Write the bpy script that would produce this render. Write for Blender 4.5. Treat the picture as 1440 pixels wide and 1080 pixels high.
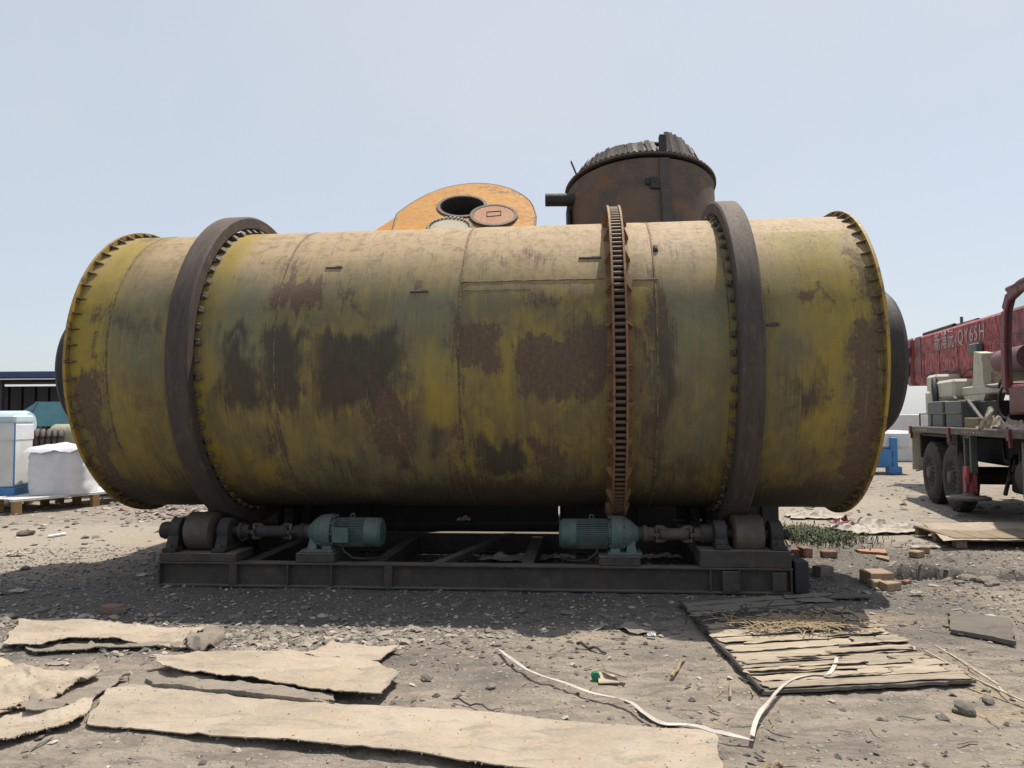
import bpy, math, random
import numpy as np
from mathutils import Vector, Matrix

random.seed(7)
scene = bpy.context.scene
for o in list(bpy.data.objects):
    bpy.data.objects.remove(o)
COL = scene.collection
R_ = math.radians
PI = math.pi

# ------------------------------------------------------------------ camera, sky, sun, exposure
CAM_H, FPX, PITCH, ROLL = 1.55, 1060.0, R_(2.7), R_(0.4)
cam_fwd = np.array([0, math.cos(PITCH), math.sin(PITCH)])
_u0 = np.array([0, -math.sin(PITCH), math.cos(PITCH)])
_r0 = np.array([1.0, 0, 0])
cam_right = math.cos(ROLL) * _r0 - math.sin(ROLL) * _u0
cam_up = math.cos(ROLL) * _u0 + math.sin(ROLL) * _r0
cd = bpy.data.cameras.new('camera')
cam = bpy.data.objects.new('camera', cd)
COL.objects.link(cam)
cd.sensor_width = 36.0
cd.lens = 36.0 * FPX / 1440.0
cd.clip_start, cd.clip_end = 0.05, 2000.0
cam.matrix_world = Matrix((
    (cam_right[0], cam_up[0], -cam_fwd[0], 0.0),
    (cam_right[1], cam_up[1], -cam_fwd[1], 0.0),
    (cam_right[2], cam_up[2], -cam_fwd[2], CAM_H),
    (0, 0, 0, 1)))
scene.camera = cam

SUN = Vector((0.275, 0.312, 1.0)).normalized()
sun_el = math.asin(SUN.z)
sun_az = math.atan2(SUN.x, SUN.y)
world = bpy.data.worlds.new('World')
scene.world = world
world.use_nodes = True
wn = world.node_tree
wn.nodes.clear()
w_out = wn.nodes.new('ShaderNodeOutputWorld')
w_bg = wn.nodes.new('ShaderNodeBackground')
w_sky = wn.nodes.new('ShaderNodeTexSky')
w_sky.sky_type = 'NISHITA'
w_sky.sun_disc = False
w_sky.sun_elevation = sun_el
w_sky.sun_rotation = sun_az
w_sky.altitude = 0
w_sky.air_density = 1.0
w_sky.dust_density = 1.6
w_sky.ozone_density = 1.0
w_bg.inputs['Strength'].default_value = 0.083
w_mix = wn.nodes.new('ShaderNodeMix'); w_mix.data_type = 'RGBA'      # a thin even veil of haze over the blue
w_mix.inputs[0].default_value = 0.68
w_mix.inputs[7].default_value = (4.12, 4.36, 4.62, 1.0)
w_tc = wn.nodes.new('ShaderNodeTexCoord'); w_nz = wn.nodes.new('ShaderNodeTexNoise')     # the haze is a little uneven
w_nz.inputs['Scale'].default_value = 1.7; w_nz.inputs['Detail'].default_value = 5
w_mr = wn.nodes.new('ShaderNodeMapRange')
w_mr.inputs[1].default_value = .3; w_mr.inputs[2].default_value = .7; w_mr.inputs[3].default_value = .56; w_mr.inputs[4].default_value = .84
wn.links.new(w_tc.outputs['Generated'], w_nz.inputs['Vector']); wn.links.new(w_nz.outputs[0], w_mr.inputs[0]); wn.links.new(w_mr.outputs[0], w_mix.inputs[0])
wn.links.new(w_sky.outputs[0], w_mix.inputs[6])
wn.links.new(w_mix.outputs[2], w_bg.inputs['Color'])
wn.links.new(w_bg.outputs[0], w_out.inputs['Surface'])

sl = bpy.data.lights.new('sun', 'SUN')
sl.energy = 2.9
sl.angle = R_(0.6)
sl.color = (1.0, 0.93, 0.82)
sun = bpy.data.objects.new('sun', sl)
COL.objects.link(sun)
sun.location = SUN * 40
sun.rotation_euler = SUN.to_track_quat('Z', 'Y').to_euler()

vs = scene.view_settings
vs.view_transform = 'Standard'
vs.look = 'None'
vs.exposure = 1.0
vs.gamma = 1.0
vs.use_curve_mapping = False

# ------------------------------------------------------------------ where things stand
def ray(x, y):
    d = cam_fwd + cam_right * (x - 720) / FPX + cam_up * (540 - y) / FPX
    return d
def G(x, y, z=0.0):                      # a point of the ground (or of the level z)
    d = ray(x, y)
    t = (z - CAM_H) / d[2]
    return Vector((d[0] * t, d[1] * t, z))
def at(x, y, Y):                         # a point at the distance Y
    d = ray(x, y)
    t = Y / d[1]
    return Vector((d[0] * t, Y, CAM_H + d[2] * t))

# ------------------------------------------------------------------ numpy noise
def vnoise(x, y, seed=0):
    x = np.asarray(x, float); y = np.asarray(y, float)
    xi = np.floor(x).astype(np.int64); yi = np.floor(y).astype(np.int64)
    fx = x - xi; fy = y - yi
    fx = fx * fx * (3 - 2 * fx); fy = fy * fy * (3 - 2 * fy)
    def h(a, b):
        n = (a * 374761393 + b * 668265263 + seed * 974634777) & 0x7fffffff
        n = ((n ^ (n >> 13)) * 1274126177) & 0x7fffffff
        n = n ^ (n >> 16)
        return (n & 0xffff) / 65535.0
    return ((h(xi, yi) * (1 - fx) + h(xi + 1, yi) * fx) * (1 - fy)
            + (h(xi, yi + 1) * (1 - fx) + h(xi + 1, yi + 1) * fx) * fy)
def fbm(x, y, seed=0, octv=4):
    s = 0; a = 0.5; t = 0
    for k in range(octv):
        s = s + a * vnoise(x * 2 ** k, y * 2 ** k, seed + k * 17)
        t += a; a *= 0.5
    return s / t                          # 0..1

# ------------------------------------------------------------------ mesh builder
class MB:
    def __init__(s): s.v = []; s.f = []
    def add(s, vs_, fs_, M=None):
        n = len(s.v)
        s.v += [tuple(M @ Vector(p)) for p in vs_] if M is not None else [tuple(p) for p in vs_]
        s.f += [tuple(i + n for i in f) for f in fs_]
        return s
    def box(s, c, d, M=None, b=0.0, rz=0.0):
        hx, hy, hz = d[0] / 2, d[1] / 2, d[2] / 2
        T = Matrix.Translation(c) @ Matrix.Rotation(rz, 4, 'Z')
        if M is not None: T = M @ T
        if b <= 0:
            vs_ = [(x * hx, y * hy, z * hz) for x in (-1, 1) for y in (-1, 1) for z in (-1, 1)]
            fs_ = [(0, 1, 3, 2), (4, 6, 7, 5), (0, 4, 5, 1), (2, 3, 7, 6), (0, 2, 6, 4), (1, 5, 7, 3)]
            return s.add(vs_, fs_, T)
        b = min(b, hx * .9, hy * .9, hz * .9)
        vs_ = []; idx = {}
        for x in (-1, 1):
            for y in (-1, 1):
                for z in (-1, 1):
                    for a in range(3):
                        p = [x * (hx - b), y * (hy - b), z * (hz - b)]
                        p[a] = (x * hx, y * hy, z * hz)[a]
                        idx[(x, y, z, a)] = len(vs_); vs_.append(tuple(p))
        fs_ = []
        for a in range(3):
            o1, o2 = [k for k in range(3) if k != a]
            for sg in (-1, 1):
                q = []
                for (p1, p2) in ((-1, -1), (1, -1), (1, 1), (-1, 1)):
                    k = [0, 0, 0]; k[a] = sg; k[o1] = p1; k[o2] = p2
                    q.append(idx[(k[0], k[1], k[2], a)])
                fs_.append(tuple(q))
        for a in range(3):                 # edges along a
            o1, o2 = [k for k in range(3) if k != a]
            for p1 in (-1, 1):
                for p2 in (-1, 1):
                    q = []
                    for (sg, ax) in ((-1, o1), (1, o1), (1, o2), (-1, o2)):
                        k = [0, 0, 0]; k[a] = sg; k[o1] = p1; k[o2] = p2
                        q.append(idx[(k[0], k[1], k[2], ax)])
                    fs_.append(tuple(q))
        for x in (-1, 1):
            for y in (-1, 1):
                for z in (-1, 1):
                    fs_.append(tuple(idx[(x, y, z, a)] for a in range(3)))
        return s.add(vs_, fs_, T)
    def cyl(s, p0, p1, r0, r1=None, seg=16, caps=True, M=None):
        if r1 is None: r1 = r0
        p0 = Vector(p0); p1 = Vector(p1)
        ax = (p1 - p0).normalized()
        up = Vector((0, 0, 1)) if abs(ax.z) < .9 else Vector((1, 0, 0))
        e1 = ax.cross(up).normalized(); e2 = ax.cross(e1)
        vs_ = []
        for p, r in ((p0, r0), (p1, r1)):
            for k in range(seg):
                a = 2 * PI * k / seg
                vs_.append(p + e1 * (r * math.cos(a)) + e2 * (r * math.sin(a)))
        fs_ = [(k, (k + 1) % seg, seg + (k + 1) % seg, seg + k) for k in range(seg)]
        if caps: fs_ += [tuple(range(seg - 1, -1, -1)), tuple(range(seg, 2 * seg))]
        return s.add(vs_, fs_, M)
    def bar(s, p0, p1, w, h, M=None, b=0.0):          # rectangular bar between two points
        p0 = Vector(p0); p1 = Vector(p1)
        ax = (p1 - p0); L = ax.length
        q = ax.to_track_quat('X', 'Z').to_matrix().to_4x4()
        T = Matrix.Translation((p0 + p1) / 2) @ q
        if M is not None: T = M @ T
        return s.box((0, 0, 0), (L, w, h), T, b)
    def tube(s, pts, r, seg=8, M=None, caps=True):
        pts = [Vector(p) for p in pts]
        vs_ = []; n = len(pts)
        ref = Vector((0.13, 0.21, 1)).normalized()
        for i, p in enumerate(pts):
            t = (pts[min(i + 1, n - 1)] - pts[max(i - 1, 0)]).normalized()
            e1 = t.cross(ref)
            if e1.length < .05: e1 = t.cross(Vector((1, 0, 0)))
            e1.normalize(); e2 = t.cross(e1)
            rr = r[i] if isinstance(r, (list, tuple)) else r
            for k in range(seg):
                a = 2 * PI * k / seg
                vs_.append(p + e1 * (rr * math.cos(a)) + e2 * (rr * math.sin(a)))
        fs_ = []
        for i in range(n - 1):
            for k in range(seg):
                fs_.append((i * seg + k, i * seg + (k + 1) % seg, (i + 1) * seg + (k + 1) % seg, (i + 1) * seg + k))
        if caps: fs_ += [tuple(range(seg - 1, -1, -1)), tuple(range((n - 1) * seg, n * seg))]
        return s.add(vs_, fs_, M)
    def lathe(s, prof, seg=48, axis='X', M=None, closed=False, a0=0.0, a1=2 * PI):
        # prof: (along, radius) pairs; revolved about the axis
        full = abs(a1 - a0 - 2 * PI) < 1e-6
        ns = seg if full else seg + 1
        vs_ = []
        for k in range(ns):
            a = a0 + (a1 - a0) * k / seg
            c, sn = math.cos(a), math.sin(a)
            for (l, r) in prof:
                if axis == 'X': vs_.append((l, -r * c, r * sn))
                elif axis == 'Y': vs_.append((r * c, l, r * sn))
                else: vs_.append((r * c, r * sn, l))
        m = len(prof); fs_ = []
        for k in range(seg):
            k2 = (k + 1) % ns
            for j in range(m if closed else m - 1):
                j2 = (j + 1) % m
                fs_.append((k * m + j, k * m + j2, k2 * m + j2, k2 * m + j))
        return s.add(vs_, fs_, M)
    def prism(s, poly, h0, h1, M=None):               # polygon in XY, raised from h0 to h1
        n = len(poly)
        vs_ = [(p[0], p[1], h0) for p in poly] + [(p[0], p[1], h1) for p in poly]
        fs_ = [tuple(range(n - 1, -1, -1)), tuple(range(n, 2 * n))]
        fs_ += [(k, (k + 1) % n, n + (k + 1) % n, n + k) for k in range(n)]
        return s.add(vs_, fs_, M)
    def mesh(s, name, smooth=35):
        me = bpy.data.meshes.new(name)
        me.from_pydata(s.v, [], s.f)
        me.validate()
        import bmesh
        bm = bmesh.new(); bm.from_mesh(me)
        bmesh.ops.recalc_face_normals(bm, faces=bm.faces)
        bm.to_mesh(me); bm.free()
        if smooth:
            me.polygons.foreach_set('use_smooth', [True] * len(me.polygons))
            me.set_sharp_from_angle(angle=R_(smooth))
        return me

def link(name, me, mat=None, parent=None, M=None, label=None):
    o = bpy.data.objects.new(name, me)
    COL.objects.link(o)
    if mat is not None and me is not None and not me.materials: me.materials.append(mat)
    if parent is not None: o.parent = parent
    if M is not None: o.matrix_local = M
    if label: o['label'] = label
    return o
def part(name, mb, mat, parent, label=None, smooth=35, M=None):
    return link(name, mb.mesh(name, smooth), mat, parent, M, label)
def tag(o, label, cat, group=None):
    o['label'] = label; o['category'] = cat
    if group: o['group'] = group
    return o
def thing(name, label, cat, loc=(0, 0, 0), rz=0.0, group=None):
    o = bpy.data.objects.new(name, None)
    COL.objects.link(o)
    o.empty_display_size = .2
    o.location = loc; o.rotation_euler = (0, 0, rz)
    return tag(o, label, cat, group)
def solo(name, mb, mat, label, cat, loc=(0, 0, 0), rz=0.0, group=None, smooth=35):
    o = link(name, mb.mesh(name, smooth), mat)
    o.location = loc; o.rotation_euler = (0, 0, rz)
    return tag(o, label, cat, group)
def dup(root, loc, rz, label, group=None):
    r = root.copy(); COL.objects.link(r); r.location = loc; r.rotation_euler = (0, 0, rz)
    r['label'] = label
    if group: r['group'] = group
    for ch in list(root.children):
        c = ch.copy(); COL.objects.link(c); c.parent = r
        for g in list(ch.children):
            d = g.copy(); COL.objects.link(d); d.parent = c
    return r

# ------------------------------------------------------------------ materials
def new_mat(name):
    m = bpy.data.materials.new(name); m.use_nodes = True
    nt = m.node_tree
    for n in list(nt.nodes): nt.nodes.remove(n)
    out = nt.nodes.new('ShaderNodeOutputMaterial')
    p = nt.nodes.new('ShaderNodeBsdfPrincipled')
    nt.links.new(p.outputs[0], out.inputs[0])
    return m, nt, p
def rgba(c): return (c[0], c[1], c[2], 1.0)
class NT:
    def __init__(s, nt): s.nt = nt
    def n(s, t, **kw):
        x = s.nt.nodes.new(t)
        for k, v in kw.items(): setattr(x, k, v)
        return x
    def l(s, a, b): s.nt.links.new(a, b)
    def coords(s, kind='Object', scale=(1, 1, 1)):
        tc = s.n('ShaderNodeTexCoord'); mp = s.n('ShaderNodeMapping')
        mp.inputs['Scale'].default_value = scale
        s.l(tc.outputs[kind], mp.inputs[0]); return mp.outputs[0]
    def noise(s, vec, scale, detail=4, rough=.6, dist=0.0):
        x = s.n('ShaderNodeTexNoise')
        x.inputs['Scale'].default_value = scale; x.inputs['Detail'].default_value = detail
        x.inputs['Roughness'].default_value = rough; x.inputs['Distortion'].default_value = dist
        if vec is not None: s.l(vec, x.inputs['Vector'])
        return x.outputs[0]
    def ramp(s, fac, a, b, ca=0.0, cb=1.0):           # smooth step a..b
        x = s.n('ShaderNodeMapRange', interpolation_type='SMOOTHSTEP')
        x.inputs['From Min'].default_value = a; x.inputs['From Max'].default_value = b
        x.inputs['To Min'].default_value = ca; x.inputs['To Max'].default_value = cb
        s.l(fac, x.inputs[0]); return x.outputs[0]
    def math(s, op, a, b=None):
        x = s.n('ShaderNodeMath', operation=op)
        for i, q in enumerate((a, b)):
            if q is None: continue
            if isinstance(q, (int, float)): x.inputs[i].default_value = q
            else: s.l(q, x.inputs[i])
        return x.outputs[0]
    def mix(s, fac, a, b):
        x = s.n('ShaderNodeMix', data_type='RGBA')
        for i, q in ((0, fac), (6, a), (7, b)):
            if isinstance(q, (int, float)): x.inputs[i].default_value = q
            elif isinstance(q, tuple): x.inputs[i].default_value = rgba(q)
            else: s.l(q, x.inputs[i])
        return x.outputs[2]
    def bump(s, h, strength, dist, p, prev=None):
        x = s.n('ShaderNodeBump')
        x.inputs['Strength'].default_value = strength; x.inputs['Distance'].default_value = dist
        s.l(h, x.inputs['Height'])
        if prev is not None: s.l(prev, x.inputs['Normal'])
        s.l(x.outputs[0], p.inputs['Normal']); return x.outputs[0]

def worn(name, c1, c2, c3=None, amt=.5, scale=4.0, rough=.7, metal=0.0, bump=.3, bdist=.004,
         stretch=(1, 1, 1), fine=40.0, dust=None, dust_amt=.35):
    """two tones of the base, patches of c3 (rust, dirt), optional pale dust, fine relief"""
    m, nt, p = new_mat(name); k = NT(nt)
    v = k.coords('Object', stretch)
    n1 = k.noise(v, scale, 5, .65)
    col = k.mix(k.ramp(n1, .35, .65), c1, c2)
    n3 = k.noise(v, fine, 4, .7)
    if c3 is not None:
        n2 = k.noise(v, scale * 2.3, 7, .72, .3)
        s_ = k.math('ADD', k.math('MULTIPLY', n3, .35), n2)
        col = k.mix(k.ramp(s_, .95 - amt * .5, 1.02 - amt * .5), col, c3)
    if dust is not None:
        n4 = k.noise(v, scale * .7, 6, .7)
        geo = k.n('ShaderNodeNewGeometry'); sx = k.n('ShaderNodeSeparateXYZ')
        k.l(geo.outputs['Normal'], sx.inputs[0])
        f = k.math('MULTIPLY', k.ramp(k.math('ADD', k.math('MULTIPLY', sx.outputs[2], .45), n4), .55, 1.0), dust_amt)
        col = k.mix(f, col, dust)
    k.l(col, p.inputs['Base Color'])
    k.l(k.ramp(n3, .3, .7, rough - .1, min(1, rough + .12)), p.inputs['Roughness'])
    p.inputs['Metallic'].default_value = metal
    if bump: k.bump(k.math('ADD', n3, n1), bump, bdist, p)
    return m

DUST = (.34, .29, .23)
M = {}
M['steel'] = worn('weathered_steel', (.085, .066, .056), (.058, .049, .044), (.10, .06, .038), .45, 5, .72, .1, .4, dust=(.17, .14, .115), dust_amt=.5)
M['tyre_steel'] = worn('rolled_steel', (.064, .047, .039), (.046, .037, .032), (.10, .062, .042), .46, 2.2, .8, .05, .25, dust=(.15, .115, .092), dust_amt=.5, stretch=(6, 1, 1))
M['frame'] = worn('frame_paint', (.058, .051, .045), (.040, .036, .033), (.085, .053, .034), .45, 4, .82, 0, .4, dust=(.20, .175, .145), dust_amt=.75)
M['black_steel'] = worn('black_steel', (.022, .021, .021), (.030, .028, .027), (.045, .030, .022), .35, 4, .7, .1, .3, dust=(.12, .105, .09), dust_amt=.4)
M['roller'] = worn('roller_steel', (.105, .082, .066), (.07, .056, .046), (.12, .08, .055), .4, 6, .6, .2, .3)
M['teal'] = worn('teal_enamel', (.070, .112, .108), (.052, .090, .090), (.065, .06, .05), .45, 9, .6, 0, .2, dust=(.20, .19, .165), dust_amt=.5)
M['fan_yellow'] = worn('ochre_paint', (.47, .205, .018), (.40, .175, .022), (.19, .095, .05), .42, 1.6, .75, 0, .25, fine=18, dust=(.38, .20, .06), dust_amt=.3, stretch=(.7, 1, 1))
M['rim_yellow'] = worn('chrome_yellow_paint', (.35, .215, .03), (.25, .17, .045), (.105, .065, .042), .5, 4, .7, 0, .3, dust=(.36, .28, .16), dust_amt=.4)
M['shim'] = worn('grimy_yellow_steel', (.13, .09, .04), (.085, .065, .04), (.055, .042, .034), .55, 9, .8, 0, .3, dust=(.30, .23, .15), dust_amt=.35)
M['seam'] = worn('rusted_seam', (.185, .145, .06), (.14, .108, .055), (.075, .05, .036), .62, 9, .85, 0, .4, fine=60, dust=(.36, .26, .16), dust_amt=.5)
M['pink'] = worn('faded_red_oxide', (.37, .185, .10), (.33, .165, .09), (.22, .12, .075), .36, 4, .8, 0, .2)
M['cream'] = worn('cream_paint', (.36, .33, .24), (.31, .285, .215), (.19, .15, .10), .35, 4, .75, 0, .2)
M['tower'] = worn('scorched_steel', (.125, .086, .06), (.075, .06, .05), (.15, .082, .045), .50, 1.1, .8, .0, .4, fine=22)
M['gear'] = worn('rusty_gear', (.21, .105, .042), (.15, .08, .038), (.08, .05, .038), .5, 5, .78, 0, .4, dust=(.40, .26, .13), dust_amt=.55)
M['pin'] = worn('greasy_pin', (.115, .075, .05), (.075, .055, .042), (.14, .08, .045), .45, 6, .55, .3, .2, dust=(.38, .27, .16), dust_amt=.4)
M['dark'] = worn('dark_void_paint', (.02, .018, .017), (.03, .026, .024), None, .3, 4, .85, 0, .2)
M['rubber'] = worn('tyre_rubber', (.030, .028, .027), (.042, .039, .036), (.085, .075, .065), .40, 4, .88, 0, .3, dust=(.16, .14, .12), dust_amt=.5)
M['rim'] = worn('dusty_rim', (.10, .095, .09), (.07, .065, .062), (.12, .075, .05), .5, 7, .7, .2, .2)
M['red'] = worn('sunburnt_red_paint', (.36, .036, .045), (.44, .11, .105), (.075, .016, .022), .58, 3.0, .65, 0, .25, stretch=(2.6, 2.6, .7), fine=9, dust=(.40, .21, .19), dust_amt=.4)
M['red_dark'] = worn('dark_red_paint', (.17, .034, .038), (.13, .026, .03), (.06, .02, .02), .4, 3, .5, 0, .2, dust=(.35, .2, .18), dust_amt=.4)
M['beige'] = worn('off_white_paint', (.52, .495, .40), (.45, .43, .35), (.22, .175, .13), .36, 4, .65, 0, .2, dust=(.5, .47, .4), dust_amt=.3)
M['grey_paint'] = worn('grey_green_paint', (.105, .12, .12), (.085, .10, .10), (.06, .055, .05), .4, 4, .6, 0, .25, dust=DUST, dust_amt=.4)
M['deck'] = worn('deck_steel', (.15, .135, .115), (.11, .10, .085), (.07, .05, .04), .45, 5, .8, 0, .3, dust=(.30, .265, .21), dust_amt=.6)
M['white'] = worn('white_paint', (.60, .60, .585), (.53, .53, .52), (.35, .32, .27), .25, 3, .6, 0, .1)
M['wrap'] = worn('white_plastic_film', (.62, .62, .635), (.54, .55, .575), None, .3, 6, .35, 0, .5, .012, fine=14)
M['blue'] = worn('blue_paint', (.05, .20, .45), (.045, .17, .38), (.2, .2, .2), .25, 4, .5, 0, .15)
M['shed_blue'] = worn('blue_roof_paint', (.035, .055, .16), (.03, .045, .13), None, .3, 2, .6, 0, .1)
M['shed_dark'] = worn('dark_cladding', (.035, .037, .045), (.028, .03, .036), None, .3, 2, .8, 0, .1)
M['teal_sheet'] = worn('teal_sheet_metal', (.10, .24, .27), (.085, .21, .24), (.2, .2, .18), .25, 3, .5, 0, .1)
M['pale_blue'] = worn('pale_blue_film', (.40, .52, .58), (.48, .57, .62), None, .3, 3, .4, 0, .4, .01)
M['wood'] = worn('raw_timber', (.30, .185, .085), (.25, .15, .065), (.15, .09, .05), .4, 5, .85, 0, .3, stretch=(1, 8, 8))
M['old_wood'] = worn('grey_timber', (.24, .19, .125), (.20, .155, .105), (.115, .085, .06), .45, 5, .9, 0, .35, stretch=(1, 8, 8))
M['veneer'] = worn('weathered_veneer', (.345, .29, .22), (.27, .225, .172), (.165, .135, .103), .52, 3, .94, 0, .7, .006, stretch=(.6, 12, 3), fine=16)
M['veneer_pale'] = worn('split_veneer', (.42, .35, .262), (.34, .28, .205), (.21, .168, .122), .46, 3, .94, 0, .7, .006, stretch=(.6, 12, 3), fine=16)
M['veneer_grey'] = worn('grey_veneer', (.235, .21, .175), (.19, .172, .145), (.12, .105, .085), .46, 3, .92, 0, .6, .005, stretch=(.7, 9, 3), fine=20)
def board_mat(name, base, warm, grey):
    m, nt, q = new_mat(name); k = NT(nt)
    v = k.coords('Object'); vs_ = k.coords('Object', (1.0, 3.2, 1))
    big = k.noise(v, 1.5, 5, .6, .3); mid = k.noise(v, 6, 6, .7, .5); fine = k.noise(v, 45, 5, .75); stk = k.noise(vs_, 3.2, 7, .72, .5); mic = k.noise(v, 160, 3, .7)
    c = k.mix(k.ramp(big, .38, .62), base, tuple(x * .80 for x in base))
    c = k.mix(k.math('MULTIPLY', k.ramp(mid, .46, .66), .6), c, warm)
    c = k.mix(k.math('MULTIPLY', k.ramp(stk, .50, .66), .7), c, grey)
    c = k.mix(k.math('MULTIPLY', k.ramp(fine, .52, .70), .45), c, tuple(x * 1.22 for x in base))
    c = k.mix(k.math('MULTIPLY', k.ramp(fine, .40, .30), .6), c, tuple(x * .45 for x in grey))
    c = k.mix(k.math('MULTIPLY', k.ramp(k.math('ADD', mic, k.math('MULTIPLY', mid, .5)), .93, 1.02), .7), c, (.07, .06, .05))
    k.l(c, q.inputs['Base Color']); q.inputs['Roughness'].default_value = .95; q.inputs['Specular IOR Level'].default_value = .15
    k.bump(k.math('ADD', k.math('MULTIPLY', fine, .5), k.math('ADD', mid, stk)), .7, .012, q)
    return m
M['card'] = board_mat('dusty_cardboard', (.395, .335, .268), (.39, .305, .21), (.225, .197, .167))
M['card_grey'] = board_mat('dusty_felt', (.255, .222, .186), (.26, .215, .16), (.15, .134, .118))
M['card_pale'] = board_mat('pale_cardboard', (.44, .37, .27), (.42, .33, .21), (.28, .235, .185))
M['slate'] = board_mat('grey_board', (.155, .138, .12), (.175, .15, .12), (.085, .077, .07))
M['strap'] = worn('white_strap_plastic', (.50, .455, .41), (.42, .38, .34), (.30, .25, .21), .38, 6, .6, 0, .1)
M['brick_tan'] = worn('tan_brick', (.31, .225, .145), (.26, .19, .125), (.18, .135, .095), .42, 9, .92, 0, .5)
M['brick_red'] = worn('red_brick', (.235, .13, .095), (.19, .11, .08), (.28, .2, .155), .42, 9, .92, 0, .5)
M['stone'] = worn('grey_stone', (.175, .152, .13), (.13, .115, .10), (.24, .205, .17), .4, 9, .95, 0, .6)
M['rag'] = worn('dirty_cloth', (.44, .40, .345), (.36, .325, .275), (.22, .19, .155), .4, 6, .9, 0, .5, .008)
M['sack'] = worn('dirty_sack', (.32, .265, .21), (.38, .325, .26), (.19, .145, .105), .4, 6, .9, 0, .4, .008)
M['green'] = worn('green_plastic', (.012, .17, .09), (.014, .15, .08), None, .2, 6, .5, 0, .05)
M['straw'] = worn('dry_straw', (.31, .235, .145), (.25, .185, .11), (.17, .12, .075), .35, 8, .9, 0, .2)
M['letter'] = worn('white_lettering', (.55, .46, .45), (.42, .32, .31), (.24, .07, .07), .42, 14, .7, 0, 0)
M['grass'] = worn('weed_green', (.045, .066, .025), (.065, .085, .032), (.10, .09, .05), .4, 9, .8, 0, 0)
M['hose'] = worn('black_hose', (.02, .02, .02), (.03, .03, .03), None, .2, 4, .5, 0, 0)

# ------------------------------------------------------------------ ground
def ground_h(x, y):
    near = np.clip((14 - y) / 8, 0, 1)
    h = -.012 + .05 * (fbm(x * .35 + 3, y * .35, 3, 3) - .5) * np.clip((y - 9) / 6, 0, 1)
    h = h + near * (.030 * (fbm(x * 1.7, y * 1.7, 11, 4) - .5) + .022 * (fbm(x * 7, y * 7, 12, 3) - .5)
                    + .012 * (fbm(x * 22, y * 22, 5, 2) - .5))
    r = (fbm(x * 2.1 + 9, y * 9 + .4 * x, 21, 3) - .5)          # wheel-scuffed streaks in front
    h = h + .016 * r * np.clip((6.3 - y) / 1.5, 0, 1)
    # the broken pit at the right
    for (cx, cy, ax, ay, dp) in ((4.08, 7.52, .44, .17, .30), (4.80, 7.30, .17, .08, .16)):
        ay_ = ay * (1 + 1.0 * (fbm(x * 9, y * 0, 32, 3) - .5))
        d = ((x - cx) / ax) ** 2 + ((y - cy) / ay_) ** 2
        h = h - dp * np.clip((1.3 - d) * 1.6, 0, 1)
        h = h + .07 * np.exp(-((x - cx) / (ax * 1.15)) ** 2 - ((y - cy - ay * 1.5) / (ay * .8)) ** 2) * (.4 + fbm(x * 14, y * 14, 33, 3))
    # rubble heap behind the left tyre
    h = h + .16 * np.exp(-((x + 5.55) / .75) ** 2 - ((y - 13.2) / .5) ** 2)
    h = h + .10 * np.exp(-((x + 5.6) / 1.6) ** 2 - ((y - 14.6) / .8) ** 2)
    return h
def axis(lo, hi, step0, c, k):
    a = [c]; st = step0
    p = c
    while p < hi:
        p += max(step0, abs(p - c) * k); a.append(min(p, hi))
    p = c; b = []
    while p > lo:
        p -= max(step0, abs(p - c) * k); b.append(max(p, lo))
    return np.array(b[::-1] + a)
ys = [1.0]
while ys[-1] < 1500:
    y = ys[-1]
    ys.append(y + (.05 if y < 2.8 else .006 * y if y < 9.5 else .012 * y if y < 16 else .06 * y))
gy = np.array(ys)
gx = np.concatenate([-np.geomspace(1500, 6.6, 46), np.arange(-6.5, 6.5, .03), np.geomspace(6.6, 1500, 46)])
XX, YY = np.meshgrid(gx, gy)
ZZ = ground_h(XX, YY)
ZZ = np.where((np.abs(XX) > 30) | (YY > 40), -.02, ZZ)
nx, ny = len(gx), len(gy)
gv = np.stack([XX, YY, ZZ], -1).reshape(-1, 3)
ii = (np.arange(ny - 1)[:, None] * nx + np.arange(nx - 1)[None, :]).reshape(-1)
gf = np.stack([ii, ii + 1, ii + nx + 1, ii + nx], -1)
me = bpy.data.meshes.new('ground')
me.from_pydata(gv, [], gf)
me.polygons.foreach_set('use_smooth', [True] * len(me.polygons))
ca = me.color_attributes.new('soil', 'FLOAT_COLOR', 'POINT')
# R coal dust plus painted shade, G pale dust, B ochre spill, A stony
def blob(x, y, cx, cy, ax, ay): return np.exp(-((x - cx) / ax) ** 2 - ((y - cy) / ay) ** 2)
gX, gY = gv[:, 0], gv[:, 1]
coal_shade = np.zeros(len(gv))
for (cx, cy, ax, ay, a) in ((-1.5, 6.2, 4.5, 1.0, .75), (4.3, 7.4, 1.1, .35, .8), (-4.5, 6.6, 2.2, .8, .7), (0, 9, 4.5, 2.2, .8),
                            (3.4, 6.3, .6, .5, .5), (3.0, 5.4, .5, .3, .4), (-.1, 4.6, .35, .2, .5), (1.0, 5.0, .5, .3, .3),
                            (6.6, 11.5, 1.3, 3, .45), (-.9, 4.9, .9, .35, .5), (1.9, 3.7, .9, .35, .4), (-3.2, 5.15, 1.2, .25, .45), (-1.8, 3.3, 1.4, .3, .45), (3.9, 5.2, .9, .5, .4), (4.6, 8.4, 1.6, .8, .4), (4.1, 7.55, .5, .2, 1.2), (0, 8.6, 3.6, 1.4, .7), (1.0, 3.6, .6, .2, .35), (-5.5, 12, 1.4, 1.0, .25)):  # blobs under the drum and in the pit also paint in shade
    coal_shade += a * blob(gX, gY, cx, cy, ax, ay)
pale = np.zeros(len(gv))
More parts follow.
